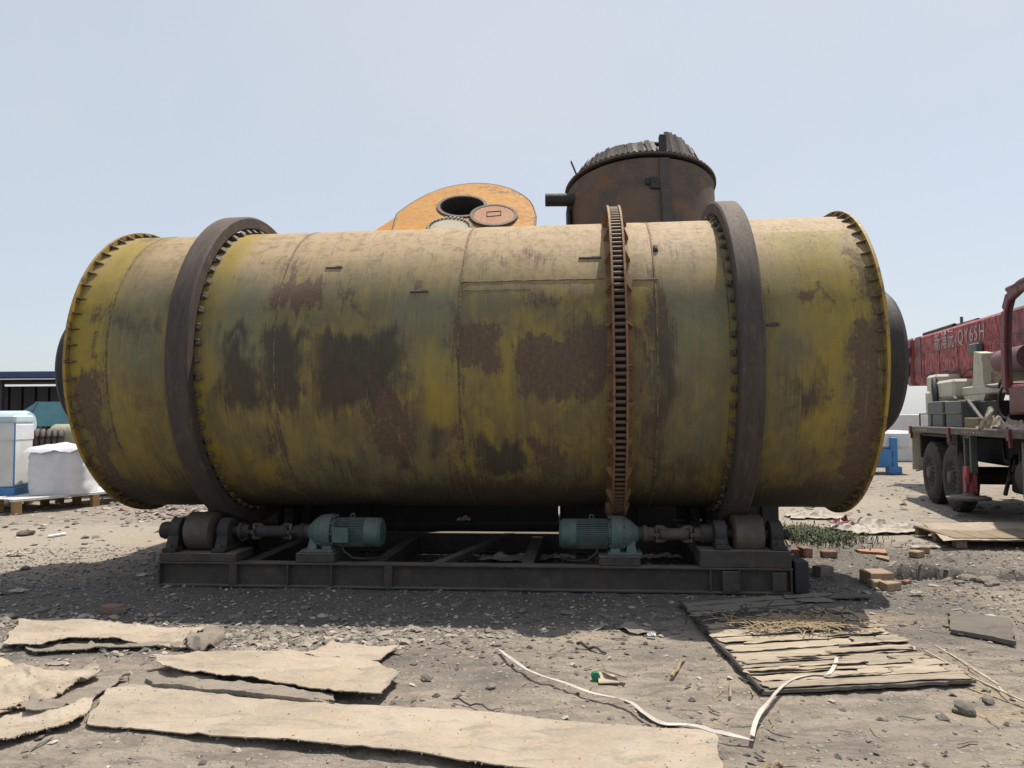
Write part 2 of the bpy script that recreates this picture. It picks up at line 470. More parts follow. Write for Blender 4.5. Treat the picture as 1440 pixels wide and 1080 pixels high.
for (cx, cy, ax, ay, a) in ((-5.5, 9.2, 2.2, 1.6, .6), (0.7, 5.5, 1.8, .35, .6), (5.8, 12, 2.4, 4.5, 1.1), (-6, 10.5, 2.6, 1.6, .8), (2.6, 3.6, 1.5, .5, .35), (-1.6, 5.7, 1.6, .3, .5), (4.6, 6.4, 1.2, .5, .3)):
    pale += a * blob(gX, gY, cx, cy, ax, ay)
och = np.zeros(len(gv))
for (cx, cy, ax, ay, a) in ((2.95, 5.95, .28, .12, .8), (3.1, 4.05, .35, .12, .9), (2.4, 4.0, .3, .12, .6), (.55, 5.45, .6, .16, .6), (-4.6, 9.9, .7, .3, .6), (3.3, 3.6, .5, .12, .5), (1.5, 5.1, .25, .12, .6), (2.7, 4.35, .2, .2, .6)):
    och += a * blob(gX, gY, cx, cy, ax, ay)
sto = blob(gX, gY, -2.2, 5.75, 2.2, .4) * .9 + blob(gX, gY, -5.5, 8.5, 2, 2.2) * .6 + .25
cols = np.clip(np.stack([coal_shade, pale, och, sto], -1), 0, 1).astype(np.float32)
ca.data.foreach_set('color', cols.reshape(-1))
gm, nt, gp = new_mat('bare_dirt'); k = NT(nt)
v = k.coords('Object')
vst = k.coords('Object', (.55, 1.9, 1))
big = k.noise(v, .8, 5, .65); mid = k.noise(v, 4.5, 6, .72); fin = k.noise(v, 38, 5, .75); stk = k.noise(vst, 5, 6, .75, .4)
mic = k.noise(v, 150, 3, .7)
at_ = k.n('ShaderNodeAttribute'); at_.attribute_name = 'soil'
sep = k.n('ShaderNodeSeparateColor'); k.l(at_.outputs['Color'], sep.inputs[0])
col = k.mix(k.ramp(mid, .36, .66), (.258, .220, .180), (.355, .303, .245))
col = k.mix(k.math('MULTIPLY', k.ramp(stk, .44, .62), .75), col, (.160, .141, .123))
col = k.mix(k.math('MULTIPLY', k.ramp(big, .5, .7), .35), col, (.335, .288, .232))
fp = k.ramp(k.math('ADD', sep.outputs[1], k.math('MULTIPLY', k.math('SUBTRACT', mid, .5), 1.2)), .25, .75)
col = k.mix(k.math('MULTIPLY', fp, .8), col, (.365, .318, .258))
fo = k.ramp(k.math('ADD', sep.outputs[2], k.math('MULTIPLY', k.math('SUBTRACT', fin, .5), 1.6)), .3, .8)
col = k.mix(k.math('MULTIPLY', fo, .65), col, (.46, .345, .20))
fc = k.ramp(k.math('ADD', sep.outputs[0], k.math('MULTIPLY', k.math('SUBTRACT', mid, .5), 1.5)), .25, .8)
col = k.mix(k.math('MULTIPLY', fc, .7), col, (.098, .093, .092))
col = k.mix(k.math('MULTIPLY', k.ramp(fin, .58, .72), .5), col, (.42, .365, .30))
col = k.mix(k.math('MULTIPLY', k.ramp(fin, .44, .32), .55), col, (.07, .062, .056))
vor = k.n('ShaderNodeTexVoronoi'); vor.inputs['Scale'].default_value = 26; k.l(v, vor.inputs['Vector'])
vc = k.n('ShaderNodeSeparateColor'); k.l(vor.outputs['Color'], vc.inputs[0])
peb = k.math('MULTIPLY', k.ramp(vor.outputs['Distance'], .42, .25), k.ramp(vc.outputs[0], .62, .66))
col = k.mix(k.math('MULTIPLY', peb, k.ramp(vc.outputs[1], 0, 1, .2, .7)), col, (.40, .35, .295))
k.l(col, gp.inputs['Base Color']); gp.inputs['Roughness'].default_value = .96
gp.inputs['Specular IOR Level'].default_value = .2
hh = k.math('ADD', k.math('MULTIPLY', fin, .6), k.math('ADD', k.math('MULTIPLY', mid, .8), k.math('MULTIPLY', peb, .35)))
hh = k.math('ADD', hh, k.math('ADD', k.math('MULTIPLY', mic, .22), k.math('MULTIPLY', stk, .35)))
k.bump(hh, .85, .035, gp)
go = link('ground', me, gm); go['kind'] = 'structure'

def gz(x, y): return float(ground_h(np.array([x]), np.array([y]))[0])

# loose stone chips: nobody could count them
def chips(name, pts, smin, smax, flat, seed, pal):
    rng = np.random.default_rng(seed)
    n = len(pts)
    base = np.array([(1, 0, 0), (-1, 0, 0), (0, 1, 0), (0, -1, 0), (0, 0, 1), (0, 0, -1), (.65, .65, .3), (-.6, .55, .4)])
    fc = np.array([(0, 6, 4), (6, 2, 4), (2, 7, 4), (7, 1, 4), (1, 3, 4), (3, 0, 4), (0, 2, 6), (2, 1, 7), (0, 5, 2), (2, 5, 1), (1, 5, 3), (3, 5, 0)])
    s = smin * (smax / smin) ** (rng.random(n) ** 2.2)
    V = base[None] * (1 + .45 * (rng.random((n, 8, 3)) - .5)) * s[:, None, None]
    V[:, :, 0] *= (.7 + .8 * rng.random(n))[:, None]
    V[:, :, 2] *= (flat * (.5 + rng.random(n)))[:, None]
    a = rng.random(n) * 2 * PI; c, sn = np.cos(a)[:, None], np.sin(a)[:, None]
    X = V[:, :, 0] * c - V[:, :, 1] * sn; Y = V[:, :, 0] * sn + V[:, :, 1] * c
    tl = (rng.random(n) - .5) * .8
    Z = V[:, :, 2] + X * tl[:, None]
    P = np.stack([X + pts[:, 0:1], Y + pts[:, 1:2], Z + (ground_h(pts[:, 0], pts[:, 1]) + s * flat * .35)[:, None]], -1).reshape(-1, 3)
    F = (fc[None] + (np.arange(n) * 8)[:, None, None]).reshape(-1, 3)
    me = bpy.data.meshes.new(name); me.from_pydata(P, [], F)
    ca = me.color_attributes.new('tone', 'FLOAT_COLOR', 'POINT')
    pal = np.array(pal); ci = pal[rng.integers(0, len(pal), n)] * (.75 + .5 * rng.random(n))[:, None]
    cc = np.concatenate([np.repeat(ci, 8, 0), np.ones((n * 8, 1))], 1).astype(np.float32)
    ca.data.foreach_set('color', cc.reshape(-1))
    o = link(name, me, M['chip']); o['kind'] = 'stuff'
    return o
cm, nt, cp_ = new_mat('stone_chip'); k = NT(nt)
a_ = k.n('ShaderNodeAttribute'); a_.attribute_name = 'tone'
nz = k.noise(k.coords('Object'), 60, 4, .7)
k.l(k.mix(k.ramp(nz, .35, .7, 0, .45), a_.outputs['Color'], (.32, .27, .215)), cp_.inputs['Base Color'])
cp_.inputs['Roughness'].default_value = .95
k.bump(nz, .5, .004, cp_)
M['chip'] = cm
rng = np.random.default_rng(3)
GREYS = [(.25, .225, .195), (.19, .172, .152), (.31, .278, .24), (.12, .112, .105), (.07, .066, .065), (.40, .355, .30), (.05, .047, .046), (.15, .138, .125)]
def scatter(n, x0, x1, y0, y1): return np.stack([rng.uniform(x0, x1, n), rng.uniform(y0, y1, n)], -1)
pts = scatter(64000, -7, 6.5, 3.0, 9.5)
den = .12 + .5 * fbm(pts[:, 0] * .9, pts[:, 1] * 1.6, 61, 3) ** 2 + .9 * blob(pts[:, 0], pts[:, 1], -2.2, 5.75, 2.3, .45) + .5 * blob(pts[:, 0], pts[:, 1], 3.9, 6.9, 1.4, .7) + .35 * blob(pts[:, 0], pts[:, 1], -5, 8, 2, 2) + .25 * (pts[:, 1] > 6)
chips('gravel', pts[rng.random(len(pts)) < den], .004, .024, .55, 1, GREYS)
pts = scatter(1500, -7, 6.5, 3.4, 8.5)
den = .06 + .75 * blob(pts[:, 0], pts[:, 1], -2.4, 5.8, 2.2, .4) + .3 * blob(pts[:, 0], pts[:, 1], 3.9, 7.1, 1.3, .5) + .12 * (pts[:, 1] > 5.8)
chips('rubble', pts[rng.random(len(pts)) < den], .022, .065, .36, 2, GREYS)
pts = np.stack([rng.normal(-1.9, .95, 2600), 5.47 + .16 * rng.standard_normal(2600) + .05 * rng.standard_normal(2600)], -1)
chips('rubble_band', pts, .006, .042, .5, 12, [(.31, .275, .225), (.25, .22, .185), (.19, .17, .145), (.36, .315, .255), (.10, .092, .085)])
pts = np.stack([rng.normal(-3.9, .8, 700), 5.95 + .22 * rng.standard_normal(700)], -1)
chips('rubble_band', pts, .006, .045, .5, 13, [(.30, .265, .22), (.24, .215, .18), (.18, .163, .143), (.35, .305, .245)])
pts = scatter(3200, -10, 10, 9.2, 19)
den = .3 + .5 * (fbm(pts[:, 0] * .8, pts[:, 1] * .8, 63, 3))
chips('far_gravel', pts[rng.random(len(pts)) < den], .02, .07, .4, 4, GREYS + [(.45, .4, .33)])
pts = np.stack([rng.normal(-5.45, .5, 700), rng.normal(13.0, .33, 700)], -1)
chips('rubble_heap', pts, .03, .10, .6, 5, [(.28, .23, .205), (.22, .18, .165), (.33, .285, .255), (.15, .13, .12), (.25, .17, .14)])
pts = np.stack([rng.uniform(-7.6, -4.6, 260), rng.normal(14.3, .5, 260)], -1)
chips('rubble_bank', pts, .03, .09, .5, 6, GREYS)

# slivers of straw, veneer and wire on the dirt
def slivers(name, pts, lmin, lmax, w, seed, mat, lift=.012):
    rng = random.Random(seed); mb = MB()
    for (x, y) in pts:
        a = rng.uniform(0, PI); L = rng.uniform(lmin, lmax); z = gz(x, y) + lift
        d = Vector((math.cos(a), math.sin(a), rng.uniform(-.12, .18)))
        q = Vector((-math.sin(a), math.cos(a), 0))
        p = [Vector((x, y, z)) + d * (L * (t - .5)) + q * (math.sin(t * PI) * L * rng.uniform(-.12, .12)) for t in (0, .35, .7, 1)]
        ww = w * rng.uniform(.5, 1.3)
        vs_ = []
        for t in p: vs_ += [t - q * ww, t + Vector((0, 0, ww * .7)), t + q * ww]
        fs_ = []
        for i in range(3):
            for j in range(2):
                b = i * 3 + j; fs_.append((b, b + 1, b + 4, b + 3))
        mb.add(vs_, fs_)
    o = link(name, mb.mesh(name, None), mat); o['kind'] = 'stuff'; return o
pp = scatter(520, -6.5, 6, 3.1, 8.2)
slivers('straw_litter', pp[rng.random(len(pp)) < .25 + .6 * (pp[:, 0] > .5) * (pp[:, 1] < 6.5)], .04, .19, .0035, 4, M['straw'])
pp = scatter(360, -6.5, 6, 3.1, 9)
slivers('bark_litter', pp, .03, .14, .006, 5, M['black_steel'])
# straw heap on the veneer board
pp = np.stack([rng.normal(2.02, .22, 230), rng.normal(5.55, .12, 230)], -1)
slivers('straw_heap', pp, .08, .26, .0055, 8, M['straw'], .085)
pp = np.stack([rng.uniform(1.45, 2.55, 90), rng.normal(5.8, .14, 90)], -1)
slivers('bark_heap', pp, .08, .3, .007, 9, M['black_steel'], .075)

# ------------------------------------------------------------------ the drum
PSI = R_(5.4)
DC = Vector((0, 7.94, 2.105)); RS = 1.45
def drum_empty(name, label, cat, z=0.0):
    return thing(name, label, cat, (DC.x, DC.y, z), -PSI)
drum = drum_empty('rotary_drum', 'huge yellow rusty steel rotary drum lying on the roller frame', 'dryer drum', 0.0)
# local frame: x along the axis (to the right), -y towards the camera, z up; axis at z = DC.z
AX = Matrix.Translation((0, 0, DC.z))
U0, U1 = -3.93, 3.23
nu, nph = 300, 400
uu = np.linspace(U0, U1, nu); ph = np.linspace(-PI, PI, nph, endpoint=False) 
UU, PH = np.meshgrid(uu, ph, indexing='ij')
dent = .007 * (fbm(UU * 1.1 + 4, np.cos(PH) * 2 + 5 + np.sin(PH) * 2.3, 71, 3) - .5) + .003 * (fbm(UU * 5, PH * 7, 72, 2) - .5)
dent = dent - .004 * np.exp(-((UU + .33) / .05) ** 2) - .004 * np.exp(-((UU - 1.38) / .05) ** 2) - .004 * np.exp(-((UU + 1.99) / .05) ** 2)
RRr = RS + dent
sv = np.stack([UU, -RRr * np.cos(PH), DC.z + RRr * np.sin(PH)], -1).reshape(-1, 3)
I, J = np.meshgrid(np.arange(nu - 1), np.arange(nph), indexing='ij')
J2 = (J + 1) % nph
sf = np.stack([I * nph + J, (I + 1) * nph + J, (I + 1) * nph + J2, I * nph + J2], -1).reshape(-1, 4)
me = bpy.data.meshes.new('shell')
me.from_pydata(sv, [], sf)
me.polygons.foreach_set('use_smooth', [True] * len(me.polygons))
# where the paint is gone (R), scorched or painted as underside shade (G), filmed over (A); edges in metres and degrees
RUST = [(-2.12, -1.63, 18.9, 30.3, 0.95), (-2.11, -2.01, 30.5, 40.8, 0.6), (-1.95, -1.89, 30.3, 38.9, 0.6), (-1.78, -1.73, 30.1, 39.4, 0.55), (-1.48, -1.28, 19.0, 29.7, 0.5), (-1.16, -0.77, -40.3, -16.9, 0.75), (-0.36, 0.02, -7.3, 11.3, 0.8), (0.17, 0.93, -13.7, 6.9, 0.8), (0.26, 0.63, -46.0, -32.4, 0.75), (1.27, 1.48, 6.4, 26.3, 0.75), (1.17, 1.32, -3.2, 4.0, 0.6), (2.57, 2.83, 17.9, 22.7, 0.7), (2.72, 2.84, -15.8, -10.6, 0.7), (3.02, 3.18, 5.2, 38.9, 0.55), (2.98, 3.22, -57.2, 9.9, 0.85), (-3.87, -3.68, -58.5, -3.0, 0.85), (-3.73, -3.66, -3.0, 21.3, 0.5), (0.2, 0.63, 17.4, 24.4, 0.6), (-0.08, 0.57, 35.4, 43.6, 0.45), (-0.39, -0.28, -14.6, 18.1, 0.55), (-2.15, -2.03, -58.1, -24.6, 0.5), (-0.41, -0.33, -52.5, -22.4, 0.65), (1.23, 1.47, -37.2, -15.3, 0.4), (-2.1, -2.02, -3.9, 22.6, 0.55), (1.35, 1.47, 24.8, 34.4, 0.6), (2.23, 2.28, -1.4, 8.1, 0.5), (-0.76, -0.63, 23.2, 25.7, 0.7), (3.03, 3.15, 39.2, 53.8, 0.4), (-1.27, -0.89, -24.9, -18.2, 0.5)]
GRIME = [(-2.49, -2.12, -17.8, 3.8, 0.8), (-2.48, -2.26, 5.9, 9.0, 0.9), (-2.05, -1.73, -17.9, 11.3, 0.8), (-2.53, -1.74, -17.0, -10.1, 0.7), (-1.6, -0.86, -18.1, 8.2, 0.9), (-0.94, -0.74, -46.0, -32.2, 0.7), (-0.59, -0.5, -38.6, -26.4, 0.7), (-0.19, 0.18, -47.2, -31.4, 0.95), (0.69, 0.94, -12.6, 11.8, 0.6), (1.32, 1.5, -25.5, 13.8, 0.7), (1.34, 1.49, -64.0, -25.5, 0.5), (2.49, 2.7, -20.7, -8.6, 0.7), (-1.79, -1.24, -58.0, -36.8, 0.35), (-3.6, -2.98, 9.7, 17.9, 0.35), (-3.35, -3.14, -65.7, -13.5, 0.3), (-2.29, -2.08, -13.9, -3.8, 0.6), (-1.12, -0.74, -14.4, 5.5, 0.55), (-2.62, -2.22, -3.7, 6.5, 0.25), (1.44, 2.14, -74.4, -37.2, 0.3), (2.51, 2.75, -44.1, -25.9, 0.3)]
FILM = [(-2.67, -2.01, -3.7, 32.7, 0.8), (-1.01, -0.3, 7.8, 27.2, 0.8), (-0.86, -0.36, -9.5, 7.8, 0.4), (0.96, 0.99, -0.6, 19.5, 0.5), (1.47, 2.0, -5.8, 24.4, 0.7), (2.34, 2.6, 3.2, 29.5, 0.6), (-3.59, -2.97, -3.2, 30.4, 0.6), (1.27, 1.89, 30.8, 52.0, 0.3), (-1.68, -1.02, 16.2, 34.9, 0.5), (-0.37, 0.13, 12.5, 26.5, 0.4), (1.53, 2.01, -37.3, -5.8, 0.4), (-2.05, -0.43, -65.0, -30.6, 0.4), (2.32, 2.52, -37.3, 3.2, 0.4)]
GOLD = [(-3.95, -3.57, -3.0, 65.3, 0.9), (-2.84, -2.43, 9.2, 64.9, 0.9), (-2.77, -2.58, -52.7, 9.2, 0.7), (2.28, 2.41, -37.3, 49.6, 0.6), (2.34, 3.1, 4.3, 55.7, 0.62), (2.58, 2.95, -37.4, 10.2, 0.6), (-0.68, -0.36, -25.0, 5.2, 0.7), (-1.64, -1.5, -36.8, 8.5, 0.6), (-1.99, -1.69, -36.8, -21.9, 0.5), (0.01, 0.17, -25.2, 4.8, 0.6), (1.94, 2.05, -40.6, 24.1, 0.7), (-0.76, -0.36, -57.9, -30.7, 0.4), (-3.62, -3.13, -58.4, -13.5, 0.45)]
BROWN = [(1.17, 1.95, -64.0, -1.0, 0.6), (1.2, 1.88, 24.7, 52.1, 0.3), (-2.21, -0.89, 11.0, 35.2, 0.4), (-0.37, 0.94, 12.2, 26.1, 0.55), (-0.32, 0.93, -30.9, -14.9, 0.4), (-1.45, -0.4, -64.9, -14.4, 0.5), (2.32, 2.57, -37.3, 23.6, 0.5), (2.5, 3.29, -63.5, -37.4, 0.5), (-4.06, -3.41, -65.9, -24.2, 0.4), (-3.28, -2.99, 23.6, 61.0, 0.3), (-3.36, -2.95, -13.5, 23.8, 0.3)]
Us, Ps = UU.reshape(-1), np.degrees(PH).reshape(-1)
SS = np.radians(Ps) * RS
wu = .22 * (fbm(Us * 3.4, SS * 3, 81, 4) - .5) + .10 * (fbm(Us * 13, SS * 4, 82, 3) - .5)
wp = .26 * (fbm(Us * 4, SS * 3, 83, 4) - .5) + .30 * (fbm(Us * 20, SS * 1.0, 84, 3) - .5)
def field(lst, soft):
    out = np.zeros(len(Us))
    for (a, b, p0, p1, amt) in lst:
        s0, s1 = math.radians(p0) * RS, math.radians(p1) * RS
        d = np.minimum(np.minimum(Us + wu - a, b - Us - wu), np.minimum(SS + wp - s0, s1 - SS - wp))
        out = np.maximum(out, amt * np.clip(d / soft + .5, 0, 1))
    return out
rust = .92 * field(RUST, .12)
grime_shade = 1.1 * field(GRIME, .18)
film = field(FILM, .35)
gold = field(GOLD, .16)
brown = field(BROWN, .45)
grime_shade = np.maximum(grime_shade, .8 * np.clip((-40 - Ps + 26 * (fbm(Us * 1.6, SS * 1.2, 88, 4) - .5)) / 22, 0, 1))   # shade painted along the underside, with a ragged edge
# seams shed paint; rubbed bands; the hidden back is worn in the same way
for us in (-3.57, -1.99, -.33, 1.38):
    rust = np.maximum(rust, .5 * np.exp(-((Us - us) / .03) ** 2) * (.35 + .9 * fbm(Us * 3, SS * 2.5, 91, 3)))
back = np.abs(Ps) > 95
rust = np.where(back, .75 * np.clip(fbm(Us * 1.2, SS * 1.0, 95, 4) * 3 - 1.5, 0, 1), rust)
# dust lies where it can rest: along the upper side
dustf = np.clip((SS + .35 * (fbm(Us * 1.5, SS * 1.5, 97, 4) - .5) - .55) / .55, 0, 1) * np.where(Ps > 150, np.clip((180 - Ps) / 20, 0, 1), 1)
dustf *= 1 - .85 * np.exp(-((Us - 2.75) / .38) ** 2) * (SS < 1.3) - .8 * np.exp(-((Us + 2.58) / .14) ** 2) - .8 * np.exp(-((Us + 3.7) / .25) ** 2) - .5 * np.exp(-((Us - 2.0) / .06) ** 2)
ca = me.color_attributes.new('wear_shade', 'FLOAT_COLOR', 'POINT')
ca.data.foreach_set('color', np.clip(np.stack([rust, grime_shade, np.clip(dustf, 0, 1), film], -1), 0, 1).astype(np.float32).reshape(-1))
ca3 = me.color_attributes.new('paint', 'FLOAT_COLOR', 'POINT')
ca3.data.foreach_set('color', np.clip(np.stack([gold, brown, gold * 0, gold * 0 + 1], -1), 0, 1).astype(np.float32).reshape(-1))
ca2 = me.attributes.new('skin', 'FLOAT_VECTOR', 'POINT')
ca2.data.foreach_set('vector', np.stack([Us, SS, np.zeros_like(Us)], -1).astype(np.float32).reshape(-1))
sm, nt, sp = new_mat('worn_yellow_shell'); k = NT(nt)
wa = k.n('ShaderNodeAttribute'); wa.attribute_name = 'wear_shade'
sa = k.n('ShaderNodeAttribute'); sa.attribute_name = 'skin'
ws = k.n('ShaderNodeSeparateColor'); k.l(wa.outputs['Color'], ws.inputs[0])
def skin(sx, sy):
    mp = k.n('ShaderNodeMapping'); mp.inputs['Scale'].default_value = (sx, sy, 1)
    k.l(sa.outputs['Vector'], mp.inputs[0]); return mp.outputs[0]
vert = k.noise(skin(16, .8), 1, 5, .7, .2)
vert2 = k.noise(skin(60, 2.2), 1, 4, .75)
hori = k.noise(skin(1.3, 50), 1, 3, .6)
blt = k.noise(skin(2.2, 2.0), 1, 6, .65, .4)
fine = k.noise(skin(28, 24), 1, 5, .75)
fine2 = k.noise(skin(9, 8), 1, 7, .75, .6)
blt2 = k.noise(skin(5.5, 3.2), 1, 6, .7, .8)
spk = k.noise(skin(75, 60), 1, 3, .7)
yl = k.mix(k.ramp(blt, .36, .64), (.285, .205, .048), (.180, .145, .060))
yl = k.mix(k.math('MULTIPLY', k.ramp(vert, .42, .68), .65), yl, (.165, .138, .058))
yl = k.mix(k.math('MULTIPLY', k.ramp(blt2, .46, .66), .55), yl, (.225, .150, .062))
yl = k.mix(k.math('MULTIPLY', k.ramp(fine2, .54, .70), .5), yl, (.30, .20, .085))
dirt = k.ramp(k.math('ADD', blt2, k.math('MULTIPLY', vert2, .5)), .55, .95)
yl = k.mix(k.math('MULTIPLY', dirt, .7), yl, (.110, .094, .058))
pa = k.n('ShaderNodeAttribute'); pa.attribute_name = 'paint'
ps_ = k.n('ShaderNodeSeparateColor'); k.l(pa.outputs['Color'], ps_.inputs[0])
bw = k.ramp(k.math('ADD', ps_.outputs[1], k.math('ADD', k.math('MULTIPLY', k.math('SUBTRACT', blt2, .5), 1.2), k.math('MULTIPLY', k.math('SUBTRACT', vert, .5), .8))), .1, .8)
yl = k.mix(k.math('MULTIPLY', bw, .85), yl, (.135, .100, .058))
gd = k.ramp(k.math('ADD', ps_.outputs[0], k.math('ADD', k.math('MULTIPLY', k.math('SUBTRACT', blt2, .5), 1.0), k.math('MULTIPLY', k.math('SUBTRACT', vert, .5), .8))), .2, .9)
yl = k.mix(k.math('MULTIPLY', gd, .85), yl, k.mix(k.ramp(fine2, .4, .65), (.33, .236, .032), (.255, .192, .048)))
ff = k.math('MULTIPLY', wa.outputs['Alpha'], k.ramp(k.math('ADD', blt2, k.math('MULTIPLY', vert, .4)), .42, .85, .5, 1))
col = k.mix(ff, yl, (.165, .162, .108))
fd = k.math('MULTIPLY', ws.outputs[2], k.ramp(k.math('ADD', fine2, k.math('MULTIPLY', hori, .3)), .42, .72, .12, .86))
col = k.mix(fd, col, (.43, .312, .20))
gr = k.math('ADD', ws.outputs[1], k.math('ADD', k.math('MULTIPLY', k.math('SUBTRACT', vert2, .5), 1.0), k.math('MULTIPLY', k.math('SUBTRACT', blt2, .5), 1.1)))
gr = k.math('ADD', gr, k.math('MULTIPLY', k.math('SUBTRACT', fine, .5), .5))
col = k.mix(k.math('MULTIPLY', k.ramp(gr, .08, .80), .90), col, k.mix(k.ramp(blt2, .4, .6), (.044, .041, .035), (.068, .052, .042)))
dr = k.math('MULTIPLY', k.ramp(vert2, .55, .72), k.ramp(blt, .42, .60, .08, .6))
col = k.mix(dr, col, (.125, .095, .052))
rs = k.math('ADD', ws.outputs[0], k.math('ADD', k.math('MULTIPLY', k.math('SUBTRACT', fine2, .5), 1.35), k.math('MULTIPLY', k.math('SUBTRACT', fine, .5), .55)))
rs = k.math('ADD', rs, k.math('ADD', k.math('MULTIPLY', k.math('SUBTRACT', vert2, .5), 1.3), k.math('MULTIPLY', k.math('SUBTRACT', blt2, .5), 1.3)))
rs = k.math('ADD', rs, .03)
rmask = k.ramp(rs, .26, .66)
rcol = k.mix(k.ramp(fine, .35, .65), (.130, .084, .060), (.084, .062, .050))
rcol = k.mix(k.math('MULTIPLY', fd, .6), rcol, (.33, .235, .175))
col = k.mix(k.math('MULTIPLY', rmask, .88), col, rcol)
scr = k.noise(skin(130, 1.6), 1, 2, .6)
col = k.mix(k.math('MULTIPLY', k.ramp(scr, .60, .68), k.ramp(blt2, .42, .62, .0, .75)), col, (.105, .075, .05))
scr2 = k.noise(skin(95, 1.1), 1, 3, .7)
col = k.mix(k.math('MULTIPLY', k.ramp(scr2, .58, .70), k.ramp(blt, .45, .62, .0, .5)), col, (.33, .25, .13))
col = k.mix(k.math('MULTIPLY', k.ramp(spk, .60, .66), k.ramp(blt2, .45, .6, .1, .75)), col, (.09, .062, .045))
col = k.mix(k.math('MULTIPLY', k.ramp(hori, .60, .70), .16), col, (.09, .075, .05))
k.l(col, sp.inputs['Base Color'])
k.l(k.ramp(k.math('ADD', fine, k.math('MULTIPLY', rmask, .4)), .3, 1.0, .66, .92), sp.inputs['Roughness'])
sp.inputs['Specular IOR Level'].default_value = .2
hb = k.math('SUBTRACT', k.math('MULTIPLY', fine, .35), k.math('MULTIPLY', rmask, .6))
hb = k.math('ADD', hb, k.math('MULTIPLY', vert2, .25))
k.bump(hb, .5, .004, sp)
M['shell'] = sm
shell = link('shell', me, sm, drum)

# end plates, spigots, flanges with their stiffeners
for sgn, u in ((-1, U0), (1, U1)):
    end = MB().lathe([(u - sgn * .012, .73), (u - sgn * .012, RS - .012)], 96, 'X', AX)
    part('end_plate', end, M['rim_yellow'], drum)
    fl = MB().lathe([(u - sgn * .004, RS - .006), (u - sgn * .004, RS + .052), (u + sgn * .022, RS + .052), (u + sgn * .022, RS - .006)], 128, 'X', AX, closed=True)
    flange = part('end_flange', fl, M['rim_yellow'], drum)
    g = MB()
    w, hgt = .075, .048
    g.add([(0, -.005, 0), (-sgn * w, -.005, 0), (0, -.005, hgt), (0, .005, 0), (-sgn * w, .005, 0), (0, .005, hgt), (-sgn * w * .9, -.005, .012), (-sgn * w * .9, .005, .012)],
          [(0, 1, 6, 2), (3, 5, 7, 4), (1, 4, 7, 6), (6, 7, 5, 2), (0, 2, 5, 3), (0, 3, 4, 1)])
    gm_ = g.mesh('gusset', None); gm_.materials.append(M['shim'])
    for i in range(60):
        a = 2 * PI * i / 60
        T = AX @ Matrix.Rotation(a, 4, 'X') @ Matrix.Translation((u - sgn * .004, 0, RS + .001))
        link('gusset', gm_, None, flange, T)
    L = .70 if sgn < 0 else .50
    sp_ = MB().lathe([(u - sgn * .01, .745), (u + sgn * L * .72, .745), (u + sgn * (L - .05), .735), (u + sgn * L, .69), (u + sgn * L, .0)], 72, 'X', AX)
    part('spigot', sp_, M['black_steel'], drum)

# riding tyres on their shims
shim_mes = {}
for sg in (-1, 1):                          # sg: the side of the tyre on which the wedge shows
    q = MB().box((sg * .02, 0, 0), (.22, .062, .016), None, .003)
    q.add([(sg * .108, -.031, .006), (sg * .15, -.024, .004), (sg * .15, .03, .004), (sg * .108, .034, .006), (sg * .108, -.028, .036), (sg * .118, -.02, .034), (sg * .124, .022, .030), (sg * .108, .028, .036)],
          [(0, 3, 2, 1), (0, 1, 5, 4), (1, 2, 6, 5), (2, 3, 7, 6), (3, 0, 4, 7), (4, 5, 6, 7)])
    shim_mes[sg] = q.mesh('shim', None); shim_mes[sg].materials.append(M['shim'])
for u in (-2.81, 2.13):
    w = .105
    pr = [(u - w + .012, 1.505), (u - w, 1.518), (u - w, 1.615), (u - w + .015, 1.632), (u + w - .015, 1.632), (u + w, 1.615), (u + w, 1.518), (u + w - .012, 1.505)]
    ty = part('riding_tyre', MB().lathe(pr, 160, 'X', AX, closed=True), M['tyre_steel'], drum)
    rj = random.Random(int(u * 10))
    for i in range(60):
        a = 2 * PI * i / 60
        T = AX @ Matrix.Rotation(a, 4, 'X') @ Matrix.Translation((u + rj.uniform(-.012, .012), 0, RS + .014)) @ Matrix.Rotation(rj.uniform(-.06, .06), 4, 'Z')
        link('shim', shim_mes[1 if u < 0 else -1], None, ty, T)

# the pin gear
ug = 1.06
gear = part('gear_ring', MB().lathe([(ug - .105, RS - .004), (ug - .105, RS + .018), (ug + .105, RS + .018), (ug + .105, RS - .004)], 128, 'X', AX), M['gear'], drum)
for sg in (-1, 1):
    c0, c1 = ug + sg * .046, ug + sg * .064
    lo, hi = min(c0, c1), max(c0, c1)
    link('cheek_ring', MB().lathe([(lo, 1.545), (lo, 1.628), (hi, 1.628), (hi, 1.545)], 160, 'X', AX, closed=True).mesh('cheek_ring'), M['gear'], gear)
link('pin_bed', MB().lathe([(ug - .045, 1.552), (ug + .045, 1.552)], 128, 'X', AX).mesh('pin_bed'), M['dark'], gear)
pin_me = MB().cyl((-.047, 0, 0), (.047, 0, 0), .0165, seg=10).mesh('gear_pin'); pin_me.materials.append(M['pin'])
for i in range(168):
    a = 2 * PI * i / 168
    link('gear_pin', pin_me, None, gear, AX @ Matrix.Rotation(a, 4, 'X') @ Matrix.Translation((ug, 0, 1.598)))
